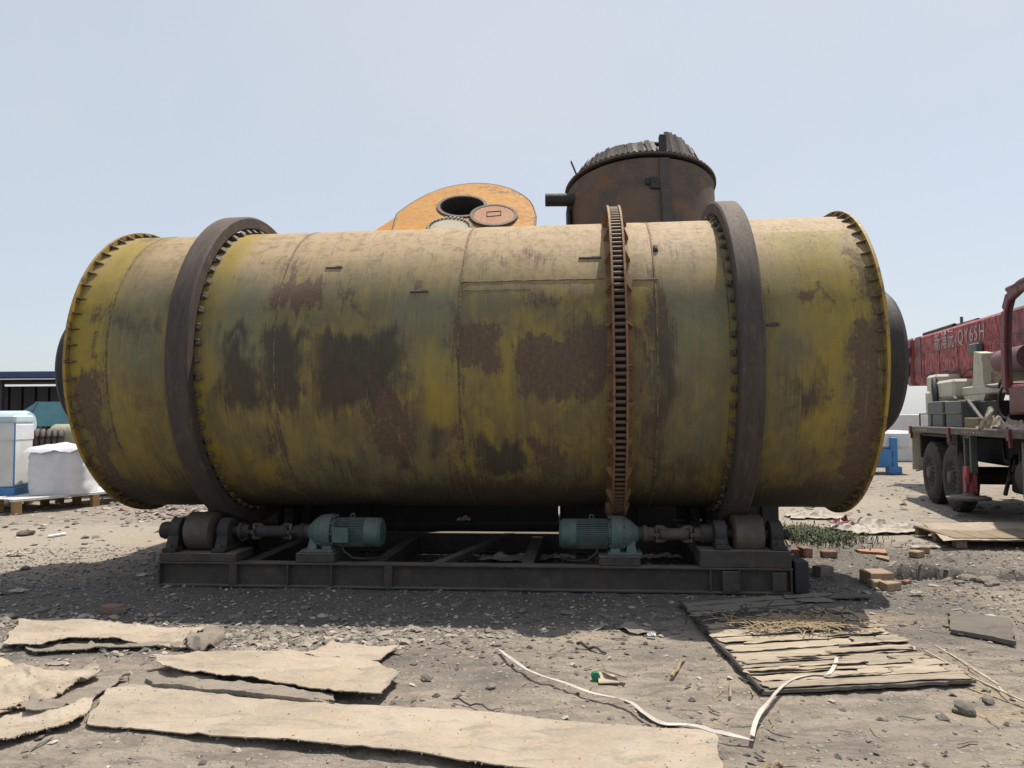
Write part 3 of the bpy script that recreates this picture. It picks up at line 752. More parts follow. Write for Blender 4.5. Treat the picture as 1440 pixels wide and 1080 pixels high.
for sg in (-1, 1):
    br = MB()
    br.add([(sg * .064, -.008, .105), (sg * .064, .008, .105), (sg * .064, -.008, .165), (sg * .064, .008, .165), (sg * .115, -.008, .016), (sg * .115, .008, .016), (sg * .112, -.008, .05), (sg * .112, .008, .05), (sg * .064, -.008, .016), (sg * .064, .008, .016)],
           [(8, 4, 6, 2), (9, 3, 7, 5), (2, 6, 7, 3), (6, 4, 5, 7), (8, 2, 3, 9), (8, 9, 5, 4)])
    br_me = br.mesh('gear_bracket', None); br_me.materials.append(M['gear'])
    for i in range(28):
        a = 2 * PI * (i + .3) / 28
        link('gear_bracket', br_me, None, gear, AX @ Matrix.Rotation(a, 4, 'X') @ Matrix.Translation((ug, 0, RS)))

# weld seams: rings and the rectangle of the inspection plate
for us in (-3.57, -1.99, -.33, 1.38, 1.98):
    part('weld_seam', MB().lathe([(us - .012, RS - .012), (us - .005, RS + .002), (us + .005, RS + .002), (us + .012, RS - .012)], 128, 'X', AX), M['seam'], drum)
def straight_seam(u0, u1, phi, r=.006):
    p = R_(phi)
    ps = []
    n = int((u1 - u0) / .05)
    for i in range(n + 1):
        uq = u0 + (u1 - u0) * i / n
        ps.append((uq, -(RS + .001) * math.cos(p), DC.z + (RS + .001) * math.sin(p) + .002 * math.sin(i * 2.1)))
    part('weld_seam', MB().tube(ps, r, 6), M['seam'], drum)
straight_seam(-.33, .94, 27.8); straight_seam(1.19, 1.40, 27.0)
straight_seam(-.30, .3, 24.2, .003)
for us, phi, L in ((-1.535, 36.2, .16), (-.70, 24.0, .17), (.82, 37.9, .20), (2.31, 8.8, .17)):
    p = R_(phi)
    T = AX @ Matrix.Rotation(-(PI / 2 - p) + PI, 4, 'X')
    T = AX @ Matrix.Translation((us, -(RS + .012) * math.cos(p), (RS + .012) * math.sin(p))) @ Matrix.Rotation(PI / 2 - p, 4, 'X')
    lg = MB().box((0, 0, -.008), (L, .016, .022), T, .004).box((L * .25, .014, -.008), (L * .35, .012, .018), T, .003)
    part('lifting_lug', lg, M['steel'], drum)
p = R_(42.2)
T = AX @ Matrix.Translation((1.412, -(RS) * math.cos(p), RS * math.sin(p))) @ Matrix.Rotation(PI / 2 - p, 4, 'X')
part('lifting_lug', MB().box((0, 0, .005), (.04, .08, .03), T, .006).box((0, .0, .022), (.02, .045, .012), T, .003), M['black_steel'], drum)

# ------------------------------------------------------------------ the roller frame
fr = thing('support_frame', 'long dark steel support frame carrying the rollers under the yellow drum', 'frame', (DC.x, DC.y, 0), -PSI)
XL, XR = -3.29, 2.56
def ibeam(y, h0, h1, x0, x1, w=.13):
    m = MB()
    m.box(((x0 + x1) / 2, y, h0 + .008), (x1 - x0, w, .016), None, .002)
    m.box(((x0 + x1) / 2, y, h1 - .008), (x1 - x0, w, .016), None, .002)
    m.box(((x0 + x1) / 2, y, (h0 + h1) / 2), (x1 - x0 - .004, .012, h1 - h0 - .034))
    return m
for y in (-.97, .97):
    bm_ = part('side_beam', ibeam(y, 0.0, .226, XL, XR), M['frame'], fr)
    sy = -1 if y < 0 else 1
    for x in (-3.275, -2.55, -2.02, -1.60, -1.06, 1.85, 2.10, 2.545):
        part('web_stiffener', MB().box((x, y + sy * .034, .113), (.016 if x not in (-1.06, -2.55) else .075, .058, .190), None, .002), M['frame'], bm_)
for x in (-3.2, -2.5, -1.25, .2, 1.9, 2.45):
    part('cross_beam', MB().box((x, 0, .10), (.12, 1.80, .18), None, .004), M['frame'], fr)
part('diagonal_brace', MB().bar((-.62, -.92, .205), (-.12, .94, .205), .10, .05), M['frame'], fr)
for (x0, x1, h0, h1) in ((-3.28, -2.52, .229, .31), (1.76, 2.55, .229, .38)):
    for y in (-.84, .84):
        part('pedestal', MB().box(((x0 + x1) / 2, y, (h0 + h1) / 2), (x1 - x0, .38, h1 - h0), None, .006), M['frame'], fr)
for (x0, x1) in ((-1.95, -1.58), (.87, 1.24)):
    part('motor_pedestal', MB().box(((x0 + x1) / 2, -.86, .273), (x1 - x0, .30, .086), None, .005), M['frame'], fr)
part('end_panel', MB().box((2.645, -.82, .14), (.12, .34, .28), None, .006), M['black_steel'], fr)
part('corner_plate', MB().box((2.02, -1.04, .11), (.14, .012, .18), None, .003), M['frame'], fr)
part('corner_plate', MB().box((2.44, -1.04, .11), (.12, .012, .16), None, .003), M['frame'], fr)

RN, RZ = -.82, .492
def roller_station(name, label, x0, y, flip):
    t = thing(name, label, 'roller', (0, 0, 0), 0, 'trunnion rollers carrying the drum')
    t.location = Matrix.Rotation(-PSI, 4, 'Z') @ Vector((x0, y, 0)) + Vector((DC.x, DC.y, 0)); t.rotation_euler = (0, 0, -PSI)
    w = .135
    part('roller', MB().lathe([(-w, .03), (-w, .155), (-w + .015, .180), (w - .015, .180), (w, .155), (w, .03)], 48, 'X', Matrix.Translation((0, 0, RZ))), M['roller'], t)
    part('axle', MB().cyl((-.37, 0, RZ), (.37, 0, RZ), .045, seg=20), M['black_steel'], t)
    zb = .312 if x0 < 0 else .382
    for sx in (-.245, .245):
        h = MB()
        h.lathe([(sx - .062, .0), (sx - .062, .10), (sx - .05, .128), (sx + .05, .128), (sx + .062, .10), (sx + .062, .0)], 28, 'X', Matrix.Translation((0, 0, RZ)))
        h.add([(sx - .06, -.17, zb), (sx + .06, -.17, zb), (sx + .06, .17, zb), (sx - .06, .17, zb), (sx - .05, -.11, RZ), (sx + .05, -.11, RZ), (sx + .05, .11, RZ), (sx - .05, .11, RZ)],
              [(0, 3, 2, 1), (0, 1, 5, 4), (1, 2, 6, 5), (2, 3, 7, 6), (3, 0, 4, 7), (4, 5, 6, 7)])
        h.box((sx, 0, zb + .02), (.13, .42, .04), None, .006)
        bh = part('bearing_housing', h, M['black_steel'], t)
        for by in (-.185, .185):
            part('bolt', MB().cyl((sx, by, zb + .04), (sx, by, zb + .075), .018, seg=6), M['frame'], bh)
    part('end_cap', MB().lathe([(-.42, 0), (-.42, .075), (-.39, .085), (-.31, .085)], 24, 'X', Matrix.Translation((0, 0, RZ))), M['black_steel'], t)
    return t
roller_station('trunnion_roller', 'front roller under the left riding tyre of the drum', -2.945, RN, 1)
roller_station('trunnion_roller', 'brown front roller under the right riding tyre, beside the weeds', 2.21, RN, 1)
roller_station('trunnion_roller', 'rear roller behind the left end of the frame, in deep shade', -2.945, -RN, 1)
roller_station('trunnion_roller', 'rear roller behind the right end of the frame, in deep shade', 2.21, -RN, 1)

def gear_motor(x0, d, label, zb):
    # d = direction from the gearbox towards the motor's fan end; shaft along local x
    t = thing('gear_motor', label, 'motor', (0, 0, 0), 0, 'teal gear motors on the frame')
    t.location = Matrix.Rotation(-PSI, 4, 'Z') @ Vector((x0, -.82, 0)) + Vector((DC.x, DC.y, 0)); t.rotation_euler = (0, 0, -PSI)
    Z = Matrix.Translation((0, 0, .488))
    part('gearbox', MB().lathe([(-d * .19, .0), (-d * .19, .055), (-d * .16, .08), (-d * .11, .125), (-d * .07, .150), (-d * .03, .150), (-d * .03, .168), (d * .03, .168), (d * .03, .172), (d * .07, .172), (d * .07, .135), (d * .10, .125)], 40, 'X', Z), M['teal'], t)
    for i in range(10):
        a = 2 * PI * i / 10
        part('flange_bolt', MB().cyl((-d * .05, .158 * math.cos(a), .488 + .158 * math.sin(a)), (d * .095, .158 * math.cos(a), .488 + .158 * math.sin(a)), .011, seg=6), M['teal'], t)
    ft = MB()
    for xx in (-.105, .04):
        x_ = d * xx
        ft.add([(x_ - .045, -.14, zb + .02), (x_ + .045, -.14, zb + .02), (x_ + .045, .14, zb + .02), (x_ - .045, .14, zb + .02),
                (x_ - .028, -.09, .46), (x_ + .028, -.09, .46), (x_ + .028, .09, .46), (x_ - .028, .09, .46)],
               [(0, 3, 2, 1), (0, 1, 5, 4), (1, 2, 6, 5), (2, 3, 7, 6), (3, 0, 4, 7), (4, 5, 6, 7)])
    ft.box((-d * .045, 0, zb + .012), (.31, .34, .024), None, .004)
    part('foot', ft, M['teal'], t)
    body = part('motor_body', MB().lathe([(d * .10, .02), (d * .10, .118), (d * .40, .118), (d * .40, .02)], 40, 'X', Z), M['teal'], t)
    fin = MB().box((d * .245, 0, .124), (.285, .006, .026)).mesh('cooling_fin', None); fin.materials.append(M['teal'])
    for i in range(44):
        a = 2 * PI * i / 44
        link('cooling_fin', fin, None, body, Z @ Matrix.Rotation(a, 4, 'X'))
    part('fan_cover', MB().lathe([(d * .388, .134), (d * .388, .140), (d * .52, .138), (d * .545, .115), (d * .552, .07), (d * .552, 0)], 40, 'X', Z), M['teal'], t)
    part('eye_bolt', MB().tube([(d * .25 + .02 * math.cos(a), 0, .642 + .02 * math.sin(a)) for a in np.linspace(0, 2 * PI, 13)], .006, 6).cyl((d * .25, 0, .60), (d * .25, 0, .626), .008, seg=8), M['teal'], t)
    part('power_cable', MB().tube([(d * .19, -.15, .42), (d * .21, -.17, .34), (d * .30, -.16, .27), (d * .42, -.08, .25), (d * .55, .1, .24)], .011, 7), M['black_steel'], t)
    if d > 0:
        tb = MB().box((.185, -.145, .485), (.145, .075, .13), None, .008)
        bx = part('terminal_box', tb, M['teal'], t)
        part('lid', MB().box((.185, -.188, .485), (.155, .012, .14), None, .004), M['teal'], bx)
        part('rating_plate', MB().box((.19, -.062, .603), (.09, .055, .004), Matrix.Identity(4)), M['grey_paint'], t)
    part('output_flange', MB().lathe([(-d * .18, .03), (-d * .18, .07), (-d * .22, .07), (-d * .22, .03)], 24, 'X', Z), M['black_steel'], t)
    return t
gear_motor(-1.71, 1, 'left teal gear motor with a terminal box on its front', .318)
gear_motor(1.06, -1, 'right teal gear motor standing in front of the pin gear', .318)

def cardan(x0, x1, label, greasy):
    t = thing('drive_shaft', label, 'drive shaft', (0, 0, 0), 0, 'universal joint drive shafts')
    t.location = Matrix.Rotation(-PSI, 4, 'Z') @ Vector((0, -.82, .488)) + Vector((DC.x, DC.y, 0)); t.rotation_euler = (0, 0, -PSI)
    L = x1 - x0
    a, b = x0 + L * .26, x1 - L * .26
    part('tube', MB().lathe([(a, .04), (a + .03, .055), (b - .03, .055), (b, .04)], 24, 'X'), M['steel'] if not greasy else M['black_steel'], t)
    ym = M['black_steel'] if greasy else M['steel']
    for (q, s) in ((x0, 1), (x1, -1)):
        part('coupling', MB().lathe([(q, 0), (q, .08), (q + s * .035, .08), (q + s * .035, .066), (q + s * .10, .06), (q + s * .10, 0)], 24, 'X'), ym, t)
        jx = q + s * L * .22
        y_ = MB()
        for sg in (-1, 1):
            y_.tube([(jx + s * .10, 0, sg * .030), (jx + s * .055, 0, sg * .06), (jx - s * .005, 0, sg * .062)], [.024, .022, .020], 8)
            y_.tube([(jx - s * .12, sg * .022, 0), (jx - s * .06, sg * .055, 0), (jx + s * .005, sg * .058, 0)], [.026, .022, .02], 8)
        part('yoke', y_, ym, t)
        part('joint_cross', MB().cyl((jx, 0, -.07), (jx, 0, .07), .02, seg=12).cyl((jx, -.07, 0), (jx, .07, 0), .02, seg=12), M['roller'], t)
    return t
cardan(-2.58, -1.93, 'greasy left drive shaft between the left roller and its motor', True)
cardan(1.28, 1.84, 'right drive shaft with forked universal joints beside the pin gear', False)

# ------------------------------------------------------------------ behind the drum: fan casing
TL = R_(49)
fn = Vector((0, -math.cos(TL), math.sin(TL))); fe2 = Vector((0, math.sin(TL), math.cos(TL))); fe1 = Vector((1, 0, 0))
FO = at(650, 290, 11.03)
fan = thing('fan_casing', 'ochre yellow fan casing with a dark round inlet, leaning behind the drum', 'fan casing', (FO.x, FO.y + .6, 0))
FM = Matrix.Translation((0, -.6, FO.z)) @ Matrix(((fe1.x, fe2.x, fn.x, 0), (fe1.y, fe2.y, fn.y, 0), (fe1.z, fe2.z, fn.z, 0), (0, 0, 0, 1)))
out = [(-.93, -.22), (-.76, .12), (-.56, .42), (-.36, .61), (-.17, .735), (.02, .80), (.19, .825), (.36, .80), (.53, .735), (.72, .60), (.88, .40), (.99, .18), (1.04, -.02), (1.07, -.30), (1.05, -.62), (.97, -.92), (.78, -1.18), (.5, -1.36), (.15, -1.42), (-.25, -1.38), (-.62, -1.25), (-.93, -1.1)]
def resample(poly, n):
    P = [Vector(p) for p in poly]; L = [0]
    for i in range(len(P)): L.append(L[-1] + (P[(i + 1) % len(P)] - P[i]).length)
    r = []
    for q in range(n):
        d = L[-1] * q / n; i = max(j for j in range(len(P)) if L[j] <= d)
        t = (d - L[i]) / (L[i + 1] - L[i]); r.append(P[i].lerp(P[(i + 1) % len(P)], t))
    return r
op = resample(out, 88)
mb = MB(); n = len(op)
hr = .335
inn = []
for p in op:
    a = math.atan2(p[1] + .02, p[0]); inn.append((hr * math.cos(a), -.02 + hr * math.sin(a)))
vs_ = [(p[0], p[1], 0) for p in op] + [(q[0], q[1], 0) for q in inn] + [(p[0], p[1], -.85) for p in op]
fs_ = [(i, (i + 1) % n, n + (i + 1) % n, n + i) for i in range(n)] + [(2 * n + i, 2 * n + (i + 1) % n, (i + 1) % n, i) for i in range(n)] + [tuple(range(2 * n, 3 * n))]
mb.add(vs_, fs_, FM)
part('casing', mb, M['fan_yellow'], fan, smooth=30)
part('casing_edge', MB().tube([FM @ Vector((p[0] * 1.012, p[1] * 1.012, -.012)) for p in op + op[:1]], .016, 6), M['steel'], fan)
C0 = FM @ Matrix.Translation((0, -.02, 0))
inl = part('inlet_ring', MB().lathe([(-.03, .325), (.022, .325), (.022, .372), (.003, .378), (-.03, .378)], 56, 'Z', C0, closed=True), M['steel'], fan)
link('inlet_throat', MB().lathe([(.0, .318), (-.5, .33), (-.5, 0)], 48, 'Z', C0).mesh('inlet_throat'), M['dark'], inl)
Cp = FM @ Matrix.Translation((.475, -.37, 0))
cov = part('round_cover', MB().lathe([(.0, .345), (.025, .345), (.025, .30), (.035, .295), (.035, 0)], 56, 'Z', Cp), M['pink'], fan, 'faded pink round cover with a thin square frame welded on it')
link('cover_ring', MB().lathe([(.0, .30), (.042, .30), (.042, .345), (.0, .347)], 56, 'Z', Cp).mesh('cover_ring'), M['steel'], cov)
sq = MB()
for (a, b) in (((-.10, -.06), (.10, -.02)), ((.10, -.02), (.10, .12)), ((.10, .12), (-.10, .09)), ((-.10, .09), (-.10, -.06))):
    sq.bar((a[0], a[1], .038), (b[0], b[1], .038), .012, .010, Cp)
link('square_frame', sq.mesh('square_frame'), M['dark'], cov)
Cw = FM @ Matrix.Translation((-.14, -.78, 0))
wf = part('blank_flange', MB().lathe([(.0, .33), (.03, .33), (.03, .27), (.04, .265), (.045, 0)], 56, 'Z', Cw), M['cream'], fan, 'cream disc inside a dark bolted ring')
link('bolt_ring', MB().lathe([(.03, .258), (.038, .258), (.038, .335), (.0, .335)], 56, 'Z', Cw).mesh('bolt_ring'), M['steel'], wf)
bo = MB().cyl((0, 0, 0), (0, 0, .03), .018, seg=6).mesh('flange_bolt'); bo.materials.append(M['cream'])
for i in range(32):
    a = 2 * PI * i / 32
    link('flange_bolt', bo, None, wf, Cw @ Matrix.Translation((.298 * math.cos(a), .298 * math.sin(a), .036)))
# outlet duct running down to the left
d = MB()
q = [(-.93, -.24), (-1.26, -.80), (-2.0, -2.05), (-1.2, -2.3), (-.93, -1.12)]
d.prism(q, -.83, -.03, FM)
part('outlet_duct', d, M['fan_yellow'], fan)
part('lug', MB().box((.17, .86, -.10), (.09, .06, .06), FM, .006), M['black_steel'], fan)
part('shaft', MB().cyl((1.04, -.62, -.4), (1.38, -.62, -.4), .06, seg=16, M=FM).cyl((1.36, -.62, -.4), (1.40, -.62, -.4), .13, seg=20, M=FM), M['pink'], fan)
leg = MB()
for (x, y0, y1) in ((-.75, .2, 1.0), (.85, .2, 1.0)):
    leg.bar((x, 1.35, 0), (x, .9, FO.z - .1), .14, .14)
    leg.bar((x, -.25, 0), (x, .2, FO.z - 1.3), .14, .14)
part('stand', leg, M['black_steel'], fan)
part('skid', MB().box((.1, -.7, .12), (2.5, 2.6, .24), None, .01), M['black_steel'], fan)
part('shade_block', MB().box((.1, -1.3, 1.25), (2.4, 1.3, 2.1), None, .02), M['black_steel'], fan)  # tall block added below the fan to shade the gap under the drum
# small dark edge left of the casing
# ------------------------------------------------------------------ dark vessel with its blade ring
TO = Vector((2.19, 11.62, .10))
tw = thing('dust_collector_vessel', 'dark scorched round steel vessel with a ring of blades on top, behind the drum', 'vessel', TO)
tw.rotation_euler = (R_(-11), 0, 0)
part('body', MB().lathe([(-.6, 1.10), (.3, 1.14), (3.4, 1.185), (5.33, 1.225)], 96, 'Z'), M['tower'], tw)
part('top_rim', MB().lathe([(5.385, 1.20), (5.385, 1.26), (5.39, 1.265), (5.42, 1.265), (5.42, 1.10)], 96, 'Z'), M['steel'], tw)
part('lid', MB().lathe([(5.425, 1.12), (5.40, 0)], 64, 'Z'), M['tower'], tw)
part('blade_cone', MB().lathe([(5.43, 1.13), (5.74, .93)], 80, 'Z'), M['tower'], tw)
part('top_ring', MB().lathe([(5.73, .93), (5.73, .965), (5.76, .965), (5.76, .93)], 80, 'Z', closed=True), M['steel'], tw)
bl = MB().add([(0, -.046, 0), (0.012, .046, 0), (.017, .046, 0), (.005, -.046, 0), (-.19, -.040, .30), (-.178, .038, .315), (-.173, .038, .315), (-.185, -.040, .30)],
              [(0, 1, 2, 3), (4, 7, 6, 5), (0, 4, 5, 1), (1, 5, 6, 2), (2, 6, 7, 3), (3, 7, 4, 0)])
M['blade'] = worn('sooty_blade', (.060, .050, .043), (.045, .040, .037), (.10, .062, .04), .5, 7, .85, 0, .3)
bl_me = bl.mesh('blade', None); bl_me.materials.append(M['blade'])
bl2 = MB().add([(p[0], p[1], p[2]) for p in bl.v], bl.f); bl2_me = bl2.mesh('blade', None); bl2_me.materials.append(M['steel'])
rj = random.Random(4)
for i in range(96):
    a = 2 * PI * i / 96
    deg = math.degrees(a) % 360
    if 276 < deg < 284: continue
    s = 1.0; tilt = 0
    if 284 <= deg < 334: s = 1.0 + .38 * max(0, (334 - deg) / 50); tilt = .20 * (334 - deg) / 50
    elif deg >= 334 or deg < 60: s = .95
    T = Matrix.Rotation(a, 4, 'Z') @ Matrix.Translation((1.17, 0, 5.44)) @ Matrix.Rotation(.16 + rj.uniform(-.12, .12), 4, 'Z') @ Matrix.Rotation(tilt + rj.uniform(-.03, .05), 4, 'Y') @ Matrix.Scale(s * rj.uniform(.95, 1.04), 4, (0, 0, 1))
    link('blade', bl_me if rj.random() < .7 else bl2_me, None, tw, T)
hb_me = MB().cyl((0, 0, 0), (0, 0, .025), .022, seg=8).mesh('rim_bolt'); hb_me.materials.append(M['dark'])
for i in range(84):
    a = 2 * PI * i / 84
    link('rim_bolt', hb_me, None, tw, Matrix.Rotation(a, 4, 'Z') @ Matrix.Translation((1.225, 0, 5.428)))
a = R_(280)
part('square_post', MB().box((1.12 * math.cos(a), 1.12 * math.sin(a), 5.60), (.105, .105, .36), None, .006), M['black_steel'], tw)
a = R_(-82)
part('vertical_rib', MB().box((1.225 * math.cos(a), 1.225 * math.sin(a), 2.68), (.15, .07, 5.28), None, .004), M['steel'], tw)
part('side_pipe', MB().lathe([(-1.62, .075), (-1.62, .105), (-1.0, .105)], 28, 'X', Matrix.Translation((0, -.35, 5.08))).lathe([(-1.61, .09), (-1.60, 0)], 24, 'X', Matrix.Translation((0, -.35, 5.08))), M['black_steel'], tw)
part('side_box', MB().box((1.27, .1, 5.13), (.14, .2, .18), None, .01), M['black_steel'], tw)
part('side_plate', MB().box((-1.24, -.2, 4.4), (.05, .3, 1.2), None, .01), M['black_steel'], tw)
part('bracket', MB().box((.02, -1.22, 4.9), (.16, .06, .20), None, .01).box((-.1, -1.23, 4.92), (.06, .06, .1), None, .01), M['black_steel'], tw)
part('loose_blade', MB().bar((-1.12, -.55, 5.44), (-1.2, -.56, 5.66), .05, .012), M['steel'], tw)


# dark steel boxes added behind the drum to keep light out of the gap
for (nm, lab, hx, hw, hh_) in (('gap_blocker_left', 'dark steel box added behind the left half of the frame to block light', -2.85, 2.1, 2.35), ('gap_blocker_right', 'dark steel box added behind the right half of the frame to block light, before the vessel', 2.02, 2.75, 2.25)):
    ho = thing(nm, lab, 'light blocker' if nm == 'gap_blocker_left' else 'bin', (hx, 10.15, 0), -.03)
    part('wall', MB().box((0, 0, hh_ / 2 + .02), (hw, .95, hh_), None, .02), M['black_steel'], ho)
    for i in range(4): part('rib', MB().box((-hw / 2 + .2 + i * (hw - .4) / 3, -.50, hh_ / 2 + .02), (.06, .05, hh_ - .02), None, .005), M['black_steel'], ho)
# pale scraps in the gap under the drum
def crumple(name, c, sx, sy, hz, seed, mat, label, cat, rz=0.0, nx=22, ny=16, group=None):
    X, Y = np.meshgrid(np.linspace(-.5, .5, nx), np.linspace(-.5, .5, ny))
    r = fbm(X * 5 + seed, Y * 5, seed, 4)
    ed = .16 * (fbm(X * 6, Y * 6, seed + 9, 3) - .5)
    px = (X + ed) * sx; py = (Y + .16 * (fbm(X * 6 + 5, Y * 6, seed + 19, 3) - .5)) * sy
    env = np.clip(1.05 - 2.0 * np.maximum(np.abs(X), np.abs(Y)), .08, 1) ** .5
    z = hz * env * (np.abs(r - .5) * 3.2 + .15 * fbm(X * 18, Y * 18, seed + 3, 2))
    vs_ = [(float(a), float(b), float(q)) for a, b, q in zip(px.ravel(), py.ravel(), z.ravel())]
    vs_ += [(a, b, q - .006 - .3 * 0) for a, b, q in vs_]
    n = nx * ny; fs_ = []
    for j in range(ny - 1):
        for i in range(nx - 1):
            a = j * nx + i
            fs_.append((a, a + 1, a + nx + 1, a + nx)); fs_.append((n + a, n + a + nx, n + a + nx + 1, n + a + 1))
    bd = [i for i in range(nx)] + [j * nx + nx - 1 for j in range(1, ny)] + [(ny - 1) * nx + i for i in range(nx - 2, -1, -1)] + [j * nx for j in range(ny - 2, 0, -1)]
    for i in range(len(bd)):
        a, b = bd[i], bd[(i + 1) % len(bd)]; fs_.append((a, n + a, n + b, b))
    mb = MB().add(vs_, fs_)
    return solo(name, mb, mat, label, cat, c, rz, group, smooth=50)
p = G(722, 788); crumple('cloth_scrap', (p.x, p.y, .02), .75, .25, .09, 5, M['rag'], 'pale torn scrap lying inside the frame between the two motors', 'scrap')
p = G(790, 786); crumple('paper_scrap', (p.x, p.y, .02), .3, .12, .06, 6, M['rag'], 'small pale scrap inside the frame just left of the right motor', 'scrap')
p = G(930, 786); crumple('cloth_scrap', (p.x, p.y, .02), .45, .12, .07, 7, M['rag'], 'pale scrap inside the frame under the right drive shaft', 'scrap')
p = at(652, 731, 9.35); crumple('paper_scrap', (p.x, p.y, max(.02, p.z)), .16, .14, .07, 8, M['rag'], 'small white scrap behind the rear beam, mid frame', 'scrap')

# ------------------------------------------------------------------ truck crane
tr_dir = Vector((-.248, -.969, 0)).normalized()
tr = thing('truck_crane', 'red and grey truck crane parked at the right behind the drum end', 'truck crane', (7.78, 14.7, 0), math.atan2(tr_dir.y, tr_dir.x))
# local: x forward, y to the truck's left (away from us), z up; our side is y = 0
def tp(name, mb, mat, par=None, label=None, smooth=35): return part(name, mb, mat, par or tr, label, smooth)
tp('deck', MB().box((2.9, 1.22, 1.345), (5.9, 2.5, .03), None, .004), M['deck'])
rail = tp('side_rail', MB().box((2.9, .0, 1.315), (5.9, .05, .115), None, .006).box((-.03, 1.2, 1.315), (.05, 2.4, .115), None, .006), M['deck'])
for x in (.04, 2.42, 4.95):
    link('rail_bracket', MB().box((x, -.035, 1.30), (.11, .05, .16), None, .01).box((x, -.02, 1.19), (.05, .04, .12), None, .006).mesh('rail_bracket'), M['red_dark'], rail)
rj = random.Random(9)
for x in [.42 + .11 * i for i in range(7)] + [3.05 + .13 * i for i in range(8)]:
    mk = MB()
    for q in range(3):
        z0 = 1.285 + rj.uniform(0, .015); z1 = 1.335 - rj.uniform(0, .012); xx = x + rj.uniform(-.03, .03)
        mk.bar((xx, -.0275, z0), (xx + rj.uniform(-.03, .03), -.0275, z1), .003, .012)
    mk.bar((x - .03, -.0275, 1.31 + rj.uniform(-.015, .015)), (x + .03, -.0275, 1.31 + rj.uniform(-.015, .015)), .003, .011)
    link('worn_lettering', mk.mesh('worn_lettering', None), M['letter'], rail)
tp('chassis_beam', MB().box((3.0, .75, 1.02), (6.4, .22, .5), None, .01).box((3.0, 1.75, 1.02), (6.4, .22, .5), None, .01), M['black_steel'])
def wheel(x, y, out_):
    s = -1 if out_ < 0 else 1
    T = Matrix.Translation((x, y, .545))
    rr = .548
    pr = [(0, .30), (0, .335), (s * .012, .40), (s * -.005, .47), (s * -.03, .52), (s * -.055, rr), (s * -.245, rr), (s * -.27, .52), (s * -.29, .46), (s * -.28, .33)]
    t = part('wheel', MB().lathe(pr, 64, 'Y', T), M['rubber'], tr)
    lug = MB()
    for i in range(44):
        a = 2 * PI * i / 44
        lug.box((0, s * (-.085 if i % 2 else -.205), rr), (.045, .085, .022), T @ Matrix.Rotation(a, 4, 'Y'))
    link('tread', lug.mesh('tread', None), M['rubber'], t)
    rim = MB().lathe([(s * .0, .315), (s * -.02, .295), (s * -.07, .28), (s * -.09, .20), (s * -.05, .175), (s * -.03, .12), (s * .0, .11), (s * .03, .09), (s * .04, .0)], 40, 'Y', T)
    link('rim', rim.mesh('rim'), M['rim'], t)
    nuts = MB()
    for i in range(10):
        a = 2 * PI * i / 10
        nuts.cyl((.155 * math.cos(a), s * -.045, .155 * math.sin(a)), (.155 * math.cos(a), s * .005, .155 * math.sin(a)), .017, seg=6, M=T)
    link('wheel_nuts', nuts.mesh('wheel_nuts'), M['rim'], t)
    hole = MB()
    for i in range(8):
        a = 2 * PI * (i + .5) / 8
        hole.cyl((.232 * math.cos(a), s * -.086, .232 * math.sin(a)), (.232 * math.cos(a), s * -.071, .232 * math.sin(a)), .030, seg=12, M=T)
    link('hand_holes', hole.mesh('hand_holes'), M['dark'], t)
for x in (1.04, 2.24): wheel(x, .02, -1); wheel(x, 2.42, 1)
tp('axles', MB().cyl((1.04, .25, .545), (1.04, 2.2, .545), .11, seg=16).cyl((2.24, .25, .545), (2.24, 2.2, .545), .11, seg=16), M['black_steel'])
tp('mud_flap', MB().box((-.10, .16, .92), (.04, .30, .80), Matrix.Rotation(R_(0), 4, 'Z'), .01), M['beige'])
tp('mud_guard', MB().box((1.65, .33, 1.22), (2.6, .5, .05), None, .01).box((.25, .3, 1.0), (.05, .45, .45), None, .01), M['black_steel'])
tp('stay', MB().bar((.0, .05, .50), (.62, .12, .60), .02, .02), M['black_steel'])
# outrigger with its jack, and its float
og = tp('outrigger', MB().box((2.78, .12, .98), (.06, .1, .62), None, .01).box((3.06, .12, .98), (.06, .1, .62), None, .01).box((2.92, .12, 1.25), (.3, .1, .08), None, .01), M['grey_paint'])
link('jack', MB().box((2.92, .10, .56), (.19, .16, .42), None, .012).mesh('jack'), M['red'], og)
link('float', MB().lathe([(.20, .08), (.23, .12), (.23, .30), (.265, .31), (.275, .28), (.29, .10), (.33, .07)], 36, 'Z', Matrix.Translation((2.96, .06, .03))).mesh('float'), M['deck'], og)
tp('outrigger_post', MB().box((2.55, .06, .85), (.06, .06, .85), None, .006), M['black_steel'])
# machinery under the deck
mc = MB()
mc.cyl((3.9, .55, .62), (3.9, 1.2, .62), .24, seg=20).cyl((4.35, .6, .72), (4.35, 1.3, .72), .30, seg=20).cyl((3.45, .5, .85), (3.45, 1.3, .85), .13, seg=14)
mc.box((3.5, .8, .55), (.5, .5, .3), None, .03).box((4.2, .8, 1.1), (.9, .5, .3), None, .03).tube([(3.3, .45, 1.2), (3.5, .4, .9), (3.9, .45, .8), (4.1, .4, 1.1)], .025, 8).tube([(3.6, .35, .4), (3.75, .35, .62), (3.75, .4, .95)], .03, 8)
tp('gearbox_and_pipes', mc, M['black_steel'])
tp('tank', MB().lathe([(4.55, 0), (4.55, .25), (4.6, .29), (5.2, .29), (5.25, .25), (5.25, 0)], 32, 'X', Matrix.Translation((0, .42, .74))), M['black_steel'])
tp('tool_box', MB().box((5.55, .3, .85), (.95, .5, .75), None, .02), M['grey_paint'])
tp('far_side_panel', MB().box((3.9, 2.2, .75), (2.2, .05, .9), None, .01), M['black_steel'])
